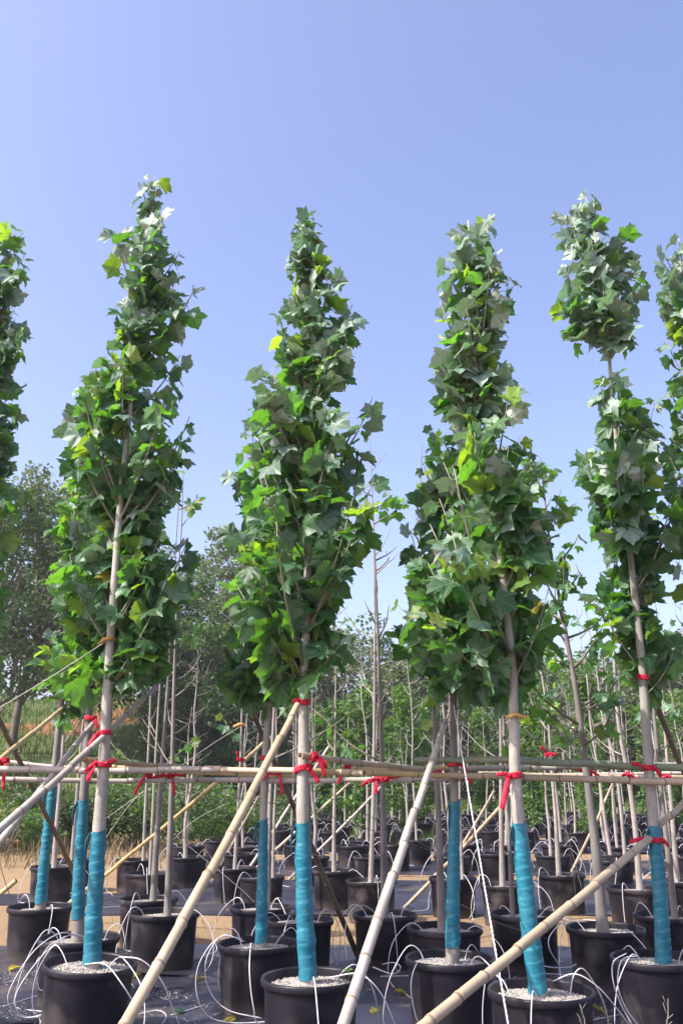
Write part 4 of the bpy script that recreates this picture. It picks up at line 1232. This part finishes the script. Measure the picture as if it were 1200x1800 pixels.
TB = [  # hand-placed loops in front
 ([(150, 1652, 6.2), (110, 1640, 6.0), (62, 1670, 5.8), (22, 1730, 5.7), (16, 1765, 5.7), (40, 1788, 5.75), (75, 1786, 5.8)], 'widest white tube loop beside the tilted front left pot'),
 ([(155, 1648, 6.25), (120, 1645, 6.1), (75, 1680, 5.95), (32, 1740, 5.85), (30, 1775, 5.85), (50, 1788, 5.9), (80, 1782, 5.95)], 'inner white tube loop beside the tilted front left pot'),
 ([(115, 1646, 6.2), (85, 1665, 6.1), (66, 1700, 6.0), (68, 1735, 6.0), (76, 1742, 6.0)], 'short white tube loop behind the tilted front left pot'),
 ([(210, 1682, 5.2), (250, 1688, 5.1), (285, 1725, 5.1), (305, 1775, 5.2), (320, 1810, 5.3)], 'white tube sweeping right from the tilted front left pot'),
 ([(150, 1695, 5.1), (185, 1695, 5.0), (215, 1730, 4.95), (240, 1770, 5.0)], 'white tube sagging over the rim of the tilted front left pot'),
 ([(425, 1650, 6.0), (385, 1648, 5.9), (352, 1690, 5.85), (345, 1740, 5.85), (365, 1785, 5.9), (410, 1798, 5.95), (470, 1796, 6.0)], 'wide white tube loop left of the front centre pot'),
 ([(430, 1655, 6.0), (390, 1645, 5.95), (362, 1690, 5.95), (368, 1740, 6), (400, 1775, 6), (460, 1790, 6)], 'inner white tube loop left of the front centre pot'),
 ([(580, 1718, 5.1), (630, 1712, 5.0), (665, 1740, 5.0), (690, 1790, 5.1), (700, 1830, 5.2)], 'white tube falling right from the front centre pot'),
 ([(760, 1686, 5.7), (735, 1690, 5.65), (722, 1730, 5.6), (730, 1785, 5.6), (745, 1812, 5.6)], 'white tube hanging down from the pot left of the rope'),
 ([(1100, 1676, 5.4), (1078, 1690, 5.3), (1076, 1720, 5.2), (1088, 1760, 5.2), (1110, 1802, 5.2)], 'outer white tube curling down left of the right edge pot'),
 ([(1120, 1680, 5.4), (1092, 1688, 5.3), (1085, 1730, 5.25), (1098, 1770, 5.25), (1125, 1808, 5.25)], 'inner white tube curling down left of the right edge pot'),
 ([(970, 1725, 5.0), (1010, 1712, 4.95), (1050, 1735, 4.95), (1085, 1775, 5.0), (1108, 1806, 5.05)], 'white tube sweeping right from the front right pot'),
 ([(935, 1690, 6.4), (965, 1700, 6.4), (1000, 1700, 6.5), (1012, 1695, 6.6)], 'white tube lying behind the front right pot'),
 ([(985, 1700, 6.6), (966, 1670, 6.5), (966, 1645, 6.5), (990, 1622, 6.6), (1030, 1620, 6.8)], 'white tube rising to the wide pot below the slanting pole'),
 ([(240, 1784, 6.2), (275, 1776, 6.2), (292, 1784, 6.2), (285, 1800, 6.15), (262, 1815, 6.1)], 'white tube lying on the cloth beside the long prop'),
 ([(610, 1690, 7.0), (606, 1640, 7.0), (618, 1600, 7.1), (640, 1592, 7.3), (660, 1605, 7.4)], 'white tube arching into the pot left of the centre right prop'),
 ([(655, 1700, 6.8), (690, 1712, 6.7), (704, 1700, 6.8), (690, 1692, 6.9), (672, 1695, 7.0)], 'white tube coil on the cloth right of the front centre pot'),
]
for pts, lab in TB:
    P3 = []
    for (x, y, Y) in pts:
        v = at(x, y, Y)
        if v.z < .02: v = on_z(x, y, .02)
        P3.append(v)
    line(P3, .0034, 'tube', 'drip_tube', lab, 'tube', 'white drip tubes in front', 6, 7)

# ------------------------------------------------------------------ build sycamore leaves: the largest in view as single leaves
W_, H_ = 150, 225
zbuf = np.zeros((H_, W_), dtype=bool)
for L in ALL_LEAVES:
    wp = L['tree'].matrix_basis @ (L['pos'] + L['rot'] @ Vector((0, 0.75, 0)) * L['s'])
    L['wp'] = wp
    L['px'], L['py'], L['zc'] = project(wp)
for L in sorted(ALL_LEAVES, key=lambda q: q['zc']):
    rr = 0.42 * L['s'] * FPX / L['zc'] / 8.0
    cx, cy = L['px'] / 8.0, L['py'] / 8.0
    x0, x1 = max(0, int(cx - rr)), min(W_ - 1, int(cx + rr)); y0, y1 = max(0, int(cy - rr)), min(H_ - 1, int(cy + rr))
    vis = 0
    if x1 >= x0 and y1 >= y0:
        blk = zbuf[y0:y1 + 1, x0:x1 + 1]
        vis = int((~blk).sum()); blk[:] = True
    L['vis'] = vis * 64 + (1 if x1 >= x0 and y1 >= y0 else 0)
by_tree = {}
for L in ALL_LEAVES: by_tree.setdefault(L['tree'].name, []).append(L)
nl = 0
for tn, ls in by_tree.items():
    tree = ls[0]['tree']
    ls.sort(key=lambda q: -q['vis'])
    single, rest = ls[:300], ls[300:]
    for L in single:
        o = bpy.data.objects.new('leaf', LEAF_MESH[L['kind']][L['var']])
        C.objects.link(o); o.parent = tree
        o.matrix_local = Matrix.Translation(L['pos']) @ L['rot'].to_4x4() @ Matrix.Scale(L['s'], 4)
        nl += 1
    if rest:
        V = []; F = []; U = []; MI = []
        b = 0
        for L in rest:
            v, f, u = LM[L['var']]
            V.append((v * L['s']) @ np.array(L['rot']).T + np.array(L['pos']))
            F.extend([tuple(i + b for i in q) for q in f]); U.append(u); MI.extend([L['kind']] * len(f))
            b += len(v)
        o = put('foliage', mesh_with_uv('foliage', np.concatenate(V), F, np.concatenate(U), [M[k] for k in MKIND], MI), tree)
        o['kind'] = 'stuff'
print('leaves', len(ALL_LEAVES), 'single', nl)

# ------------------------------------------------------------------ woods, hill plants
def leaf_cloud(centers, n, size, r, elong=1.6, flat=0.5):
    """many small pointed leaves around clump centres (x, y, z, rx, rz)"""
    V = np.empty((n, 4, 3)); 
    for i in range(n):
        cx, cy, cz, rx, rz = centers[r.randrange(len(centers))]
        while True:
            a, b, c = r.uniform(-1, 1), r.uniform(-1, 1), r.uniform(-1, 1)
            q = a * a + b * b + c * c
            if q < 1 and r.random() < 0.25 + q: break
        p = np.array((cx + a * rx, cy + b * rx, cz + c * rz))
        ax = np.array((r.gauss(0, 1), r.gauss(0, 1), r.gauss(-.3, .6))); ax /= np.linalg.norm(ax)
        nn = np.array((r.gauss(0, .6), r.gauss(0, .6), 1.0)); nn -= ax * nn.dot(ax); nn /= np.linalg.norm(nn) + 1e-6
        sd = np.cross(ax, nn)
        s = size * r.uniform(.6, 1.35)
        V[i, 0] = p; V[i, 1] = p + (ax * .5 + nn * .1) * s + sd * s / elong * .5
        V[i, 2] = p + ax * s; V[i, 3] = p + (ax * .5 + nn * .1) * s - sd * s / elong * .5
    F = [(4 * i, 4 * i + 1, 4 * i + 2, 4 * i + 3) for i in range(n)]
    return V.reshape(-1, 3), F

def wood_tree(x, y, h, w, label, seed, n, size, mat='wood_leaf', group='woodland trees behind', low=0.25, name='woodland_tree', clumps=16):
    r = random.Random(seed)
    z0 = ground_h(x, y) - .1
    e = empty(name, (x, y, z0))
    tag(e, label, 'tree', group)
    pts = [Vector((0, 0, 0))]
    lx = ly = 0
    for j in range(1, 7):
        lx += r.uniform(-.035, .035) * h; ly += r.uniform(-.03, .03) * h
        pts.append(Vector((lx * j / 4, ly * j / 4, h * .9 * j / 6)))
    r0 = h * .014
    tr, P, rr = trunk_mesh(pts, [r0 * (1.15 - k / 6.3) for k in range(7)], M['bark_brown'], parent=e, seed=seed, n=8)
    cl = []
    for k in range(clumps):
        f = low + (1 - low) * ((k + r.random()) / clumps)
        s = P[min(len(P) - 1, int(f * .82 * len(P)))]
        prof = math.sin(math.pi * min(1, max(0.08, (f - low * .7) / (1.06 - low * .7)))) ** .7
        a = k * 2.4 + r.uniform(-.5, .5)
        rad = w * .5 * prof * r.uniform(.25, .95)
        tip = Vector((s.x + rad * math.cos(a), s.y + rad * math.sin(a), h * f))
        mb = MB()
        st = P[max(1, int(len(P) * max(.12, f * .82 - .12)))]
        mid = st.lerp(tip, .55) + Vector((0, 0, -.02 * h))
        mb.tube([st, st.lerp(mid, .6), mid, tip], [r0 * .42, r0 * .32, r0 * .22, r0 * .07], 5)
        mb.build('limb', M['bark_brown'], e)
        for q in range(3):
            t = tip + Vector((r.gauss(0, .07 * w), r.gauss(0, .07 * w), r.gauss(0, .04 * h)))
            sz = w * r.uniform(.07, .15)
            cl.append((t.x, t.y, t.z, sz, sz * r.uniform(.55, .9)))
    v, f = leaf_cloud(cl, n, size, r)
    m = MB(); m.v = [tuple(q) for q in v]; m.f = f; m.mi = [0] * len(f)
    o = m.build('crown', M[mat], e, smooth=False); o['kind'] = 'stuff'
    return e

def bg(px, Y): return (px - 600) / FPX * Y * 1.0 / CT * 1.0 if False else at(px, 1369, Y).x
WOODS = [ # px, Y, height, width, label, n, size, mat
 (15, 30, 10.2, 5.2, 'tall airy tree on the hill at the far left', 4200, .19, 'wood_leaf_pale'),
 (95, 33, 9.0, 5.0, 'airy grey green tree left of the tallest sycamore', 4200, .19, 'wood_leaf_pale'),
 (-60, 27, 9.5, 5.5, 'tall dark tree at the left edge on the hill', 4500, .19, 'wood_leaf'),
 (185, 36, 7.5, 4.5, 'shaded tree behind the tallest sycamore', 3800, .2, 'wood_leaf'),
 (265, 34, 6.6, 4.6, 'dark rounded tree right of the gravel heap', 4200, .19, 'wood_leaf'),
 (345, 30, 5.8, 4.4, 'dense dark tree between the left and centre sycamores', 5200, .17, 'wood_leaf'),
 (385, 38, 10.5, 4.2, 'tall thin crowned tree seen through the gap left of centre', 4200, .2, 'wood_leaf_pale'),
 (425, 33, 6.8, 4.6, 'green tree left of the front centre sycamore', 4200, .18, 'wood_leaf'),
 (500, 36, 7.0, 5.0, 'green tree behind the front centre sycamore', 4200, .19, 'wood_leaf_pale'),
 (575, 38, 7.2, 5.4, 'pale green tree right of the front centre trunk', 4200, .2, 'wood_leaf_pale'),
 (650, 42, 7.6, 5.6, 'pale tree behind the dark centre trunk', 4000, .22, 'wood_leaf'),
 (725, 40, 6.6, 5.4, 'pale green tree behind the centre right prop', 4000, .2, 'wood_leaf_pale'),
 (800, 43, 6.8, 5.6, 'green tree behind the shaded blue wrap', 4000, .22, 'wood_leaf'),
 (880, 40, 6.4, 5.6, 'yellowish tree behind the leaning trunk', 4200, .2, 'wood_leaf_pale'),
 (960, 42, 6.2, 5.6, 'bushy tree right of the leaning trunk', 4200, .2, 'wood_leaf'),
 (1035, 38, 5.6, 5.2, 'pale bushy tree behind the forked sapling', 4200, .19, 'wood_leaf_pale'),
 (1110, 40, 6.2, 5.2, 'green bushy tree behind the right trunk', 4200, .2, 'wood_leaf'),
 (1180, 36, 6.6, 5.0, 'pale green tree at the right edge', 4600, .19, 'wood_leaf_pale'),
 (1260, 38, 7.0, 5.4, 'green tree just beyond the right edge', 3000, .2, 'wood_leaf'),
]
for i, (px, Y, h, w, lab, n, sz, mt) in enumerate(WOODS):
    wood_tree(bg(px, Y), Y, h * (1.06 if px > 420 else 0.96), w * 1.12, lab, 900 + i, int(n * 1.8), sz * 1.02, mt, low=0.34 if px < 230 else 0.10, clumps=26)
# second, farther belt that closes the gaps
for i, px in enumerate(range(-80, 1320, 82)):
    Y = 58 + (i * 37 % 11)
    wood_tree(bg(px, Y), Y, 6.6 + (i * 53 % 9) * .3 + (3.2 if px < 420 else 0), 8.5, 'hazy far tree, %s from the left in the belt behind the woods' % ORD[i], 950 + i, 4200, .32, 'wood_leaf', 'far belt of trees', low=0.05)

# narrow columns of fresh green leaves among the far rows
COLS = [(632, 21, 3.6, 1.0), (596, 23, 3.4, .9), (556, 24, 3.2, .8), (715, 22, 3.7, 1.1), (745, 25, 3.6, 1.0), (930, 20, 3.7, 1.0), (1035, 19, 3.9, .9), (1058, 22, 3.0, 1.2), (960, 23, 3.8, .9), (1145, 24, 3.4, 1.2), (850, 26, 3.4, 1.0), (685, 27, 3.2, 1.0), (1195, 23, 3.6, 1.2)]
names = ['dark centre trunk', 'pale sapling right of front centre', 'front centre trunk', 'centre right prop', 'bare trunk left of the shaded wrap', 'leaning trunk', 'forked sapling', 'crooked kinked sapling', 'small red tie under green leaves', 'right trunk', 'rope', 'two centre saplings', 'right edge']
for i, (px, Y, h, w) in enumerate(COLS):
    r = random.Random(1200 + i)
    X = bg(px, Y)
    e = empty('column_tree', (X, Y, 0)); tag(e, 'narrow column tree of fresh green leaves behind the ' + names[i], 'tree', 'narrow green column trees')
    trunk_mesh([Vector((0, 0, 0)), Vector((.03, 0, h * .35)), Vector((-.02, 0, h * .7)), Vector((0, 0, h))], [.035, .028, .018, .006], M['bark'], parent=e, seed=i, n=7)
    cl = [(r.gauss(0, .10) * w, r.gauss(0, .10) * w, lerp(.55, h, (k + r.random()) / 22), r.uniform(.18, .40) * w, r.uniform(.14, .28)) for k in range(22)]
    v, f = leaf_cloud(cl, 2600, .09, r, 1.1)
    m = MB(); m.v = [tuple(q) for q in v]; m.f = f; m.mi = [0] * len(f)
    o = m.build('crown', M['ivy'], e, smooth=False); o['kind'] = 'stuff'

# shrubs on the bank at left
SHR = [(20, 17.2, 1.1, 1.6), (75, 18.2, 1.3, 1.7), (135, 18.6, 1.2, 1.8), (200, 18.8, 1.5, 1.9), (255, 18.4, 1.5, 2.0), (315, 18.8, 1.6, 2.0), (370, 19.6, 1.5, 1.9), (45, 22, 1.2, 1.6), (420, 21, 1.3, 1.8), (180, 24, 1.0, 1.5), (470, 25, 1.4, 2.0), (330, 24, 1.4, 2.0)]
sn = ['at the left edge', 'left of the dark blue wraps', 'behind the dark blue wraps', 'behind the tallest trunk', 'left of the bare trunk pair', 'behind the bare trunk pair', 'right of the bare trunk pair', 'up the slope at left', 'left of the left centre wrap', 'below the gravel heap', 'behind the left centre wrap', 'upslope behind the bare trunk pair']
for i, (px, Y, h, w) in enumerate(SHR):
    r = random.Random(1300 + i)
    X = bg(px, Y); z0 = ground_h(X, Y) - .05
    e = empty('shrub', (X, Y, z0)); tag(e, 'low dark shrub on the bank ' + sn[i], 'shrub', 'shrubs on the bank')
    mb = MB()
    for k in range(9):
        a = r.uniform(0, 6.28); q = r.uniform(.2, .5) * w
        mb.tube([Vector((0, 0, 0)), Vector((q * .5 * math.cos(a), q * .5 * math.sin(a), h * .5)), Vector((q * math.cos(a), q * math.sin(a), h * r.uniform(.6, .95)))], [.018, .012, .004], 4)
    mb.build('stem', M['twig'], e)
    cl = [(r.uniform(-.45, .45) * w, r.uniform(-.3, .3) * w, h * r.uniform(.15, .8), .2 * w, .17 * h) for _ in range(16)]
    v, f = leaf_cloud(cl, 1700, .10, r, 1.7)
    m = MB(); m.v = [tuple(q) for q in v]; m.f = f; m.mi = [0] * len(f)
    o = m.build('leaves', M['wood_leaf'] if i % 3 else M['ivy'], e, smooth=False); o['kind'] = 'stuff'

# grass of the hill and dry stalks along the bank
def grass(name, label, n, fx, hmin, hmax, mat, seed, wid=.012):
    r = random.Random(seed)
    V = []; F = []
    for i in range(n):
        x, y = fx(r)
        z = ground_h(x, y)
        h = r.uniform(hmin, hmax); a = r.uniform(0, 6.28)
        lean = Vector((r.gauss(0, .35), r.gauss(0, .35), 0)) * h
        s = Vector((math.cos(a), math.sin(a), 0)) * wid * r.uniform(.6, 1.5)
        b = Vector((x, y, z - .02))
        k = len(V)
        V += [b - s, b + s, b + lean * .4 + Vector((0, 0, h * .6)) + s * .7, b + lean * .4 + Vector((0, 0, h * .6)) - s * .7, b + lean + Vector((0, 0, h))]
        F += [(k, k + 1, k + 2, k + 3), (k + 3, k + 2, k + 4)]
    m = MB(); m.v = [tuple(q) for q in V]; m.f = F; m.mi = [0] * len(F)
    return tag(m.build(name, M[mat], smooth=False), label, 'grass', kind='stuff')
grass('grass', 'yellow green grass covering the slope behind the saplings', 26000, lambda r: (r.uniform(-17, 3), 21 + 26 * r.random() ** 1.5), .12, .42, 'grass', 1, .02)
grass('dry_grass', 'dry straw stalks along the foot of the bank at left', 900, lambda r: (r.uniform(-8, -2.2), r.gauss(17.0, .8)), .12, .5, 'dry_grass', 2, .010)
grass('grass', 'low green weeds growing under the far belt of trees', 16000, lambda r: (r.uniform(-3, 20), 32 + 12 * r.random()), .2, .8, 'grass', 3, .03)
grass('weeds', 'sparse dry weeds on the soil strips between the cloths', 1500, lambda r: (r.uniform(-3, 8), r.choice((r.uniform(8.6, 10.3), r.uniform(17.2, 18.5), r.uniform(14.0, 14.5)))), .03, .12, 'dry_grass', 4, .005)

# spilled pumice on the cloth
r = random.Random(77)
octa = [(1, 0, 0), (-1, 0, 0), (0, 1, 0), (0, -1, 0), (0, 0, 1), (0, 0, -1)]
of = [(0, 2, 4), (2, 1, 4), (1, 3, 4), (3, 0, 4), (2, 0, 5), (1, 2, 5), (3, 1, 5), (0, 3, 5)]
mb = MB()
spots = [(25, 1722, .22, 700), (315, 1752, .2, 700), (60, 1785, .3, 350), (260, 1790, .3, 300), (420, 1770, .15, 200), (700, 1790, .3, 250), (380, 1690, .25, 250), (250, 1650, .3, 200), (640, 1750, .25, 200), (330, 1600, .3, 200), (1010, 1790, .3, 200), (560, 1660, .3, 150), (860, 1660, .3, 150)]
for px, py, rad, n in spots:
    c = on_z(px, py, 0)
    for _ in range(n):
        x, y = c.x + r.gauss(0, rad), c.y + r.gauss(0, rad * .5)
        s = r.uniform(.002, .0065)
        m = Matrix.Rotation(r.uniform(0, 6), 3, Vector((r.random(), r.random(), .3)).normalized())
        mb.add([Vector((x, y, .014 + s * .4)) + m @ Vector(v) * s for v in octa], of)
tag(mb.build('spilled_gravel', M['perlite'], smooth=False), 'pale pumice grains spilled on the black ground cloth', 'gravel', kind='stuff')

# fallen leaves on the cloth
r = random.Random(31)
FL = [(300, 1776, 0, 'green leaf fallen on the cloth by the long left prop'), (205, 1740, 3, 'dry leaf on the cloth right of the tilted pot'), (352, 1716, 3, 'dry leaf on the cloth left of front centre'), (672, 1778, 3, 'dry leaf on the cloth right of the front centre pot'),
      (690, 1742, 3, 'yellowed leaf lying beside the centre right prop'), (40, 1700, 3, 'dry leaf on the cloth at the left edge'), (420, 1788, 3, 'dry leaf at the bottom edge left of centre'), (1040, 1770, 3, 'dry leaf on the cloth at bottom right'), (250, 1712, 3, 'dry leaf beside the bare trunk pot'), (640, 1722, 0, 'small green leaf fallen right of the centre pot')]
for px, py, kd, lab in FL:
    c = on_z(px, py, .034)
    a = r.uniform(0, 6.28)
    o = put('fallen_leaf', LEAF_MESH[kd][r.randrange(12)], None, Matrix.Translation(c) @ basis(Vector((math.cos(a), math.sin(a), .05)), Vector((r.gauss(0, .2), r.gauss(0, .2), 1))).to_4x4() @ Matrix.Scale(r.uniform(.06, .09), 4))
    tag(o, lab, 'leaf', 'fallen leaves')

# tiny weed seedling in the front centre pot
e = empty('seedling', at(612, 1716, YA2 + .05)); e.location.z = SOILZ
tag(e, 'tiny lime green seedling in the front centre pot', 'seedling')
mb = MB(); mb.tube([Vector((0, 0, 0)), Vector((.005, 0, .04)), Vector((0, 0, .075))], .002, 5); mb.build('stem', M['grass'], e)
for a, z in ((0.3, .05), (2.2, .06), (4.1, .07), (5.4, .075), (1.2, .078)):
    put('leaf', LEAF_MESH[2][int(a) % 9], e, Matrix.Translation((0, 0, z)) @ basis(Vector((math.cos(a), math.sin(a), .3)), Vector((0, -.3, 1))).to_4x4() @ Matrix.Scale(.022, 4))
# dry stalks in front at right
for k, (px, lab) in enumerate(((1030, 'dry brown weed stalk at the bottom edge, right'), (1072, 'second dry weed stalk near the bottom right corner'), (1165, 'taller dry weed stalk in the bottom right corner'))):
    r = random.Random(60 + k)
    b = at(px, 1830, 4.7); mb = MB()
    top = at(px - 12 + 20 * (k == 2), 1765 - 10 * (k == 2), 4.7)
    mb.tube([Vector((b.x, b.y, 0)), b, b.lerp(top, .6) + Vector((.01, 0, 0)), top], [.004, .0035, .003, .0015], 5)
    for j in range(4):
        s = b.lerp(top, .3 + .17 * j); d = Vector((r.uniform(-1, 1), r.uniform(-.5, .5), .8)).normalized() * .05
        mb.tube([s, s + d * .6, s + d], [.002, .0018, .001], 4)
    tag(mb.build('dry_stalk', M['twig']), lab, 'stalk', 'dry weed stalks')

# ------------------------------------------------------------------ light summer haze
hb = MB()
x0, x1, y0, y1, z0, z1 = -270, 270, -12, 510, -1.2, 19.5
hb.add([(x0, y0, z0), (x1, y0, z0), (x1, y1, z0), (x0, y1, z0), (x0, y0, z1), (x1, y0, z1), (x1, y1, z1), (x0, y1, z1)],
       [(3, 2, 1, 0), (4, 5, 6, 7), (0, 1, 5, 4), (1, 2, 6, 5), (2, 3, 7, 6), (3, 0, 4, 7)])
hm = bpy.data.materials.new('haze_air'); hm.use_nodes = True
hm.node_tree.nodes.clear()
ho = hm.node_tree.nodes.new('ShaderNodeOutputMaterial')
hv = hm.node_tree.nodes.new('ShaderNodeVolumePrincipled')
hv.inputs['Color'].default_value = (0.92, 0.95, 1.0, 1)
hv.inputs['Density'].default_value = 0.0009
hv.inputs['Anisotropy'].default_value = 0.2
hm.node_tree.links.new(hv.outputs[0], ho.inputs['Volume'])
tag(hb.build('haze', hm, smooth=False), kind='stuff')
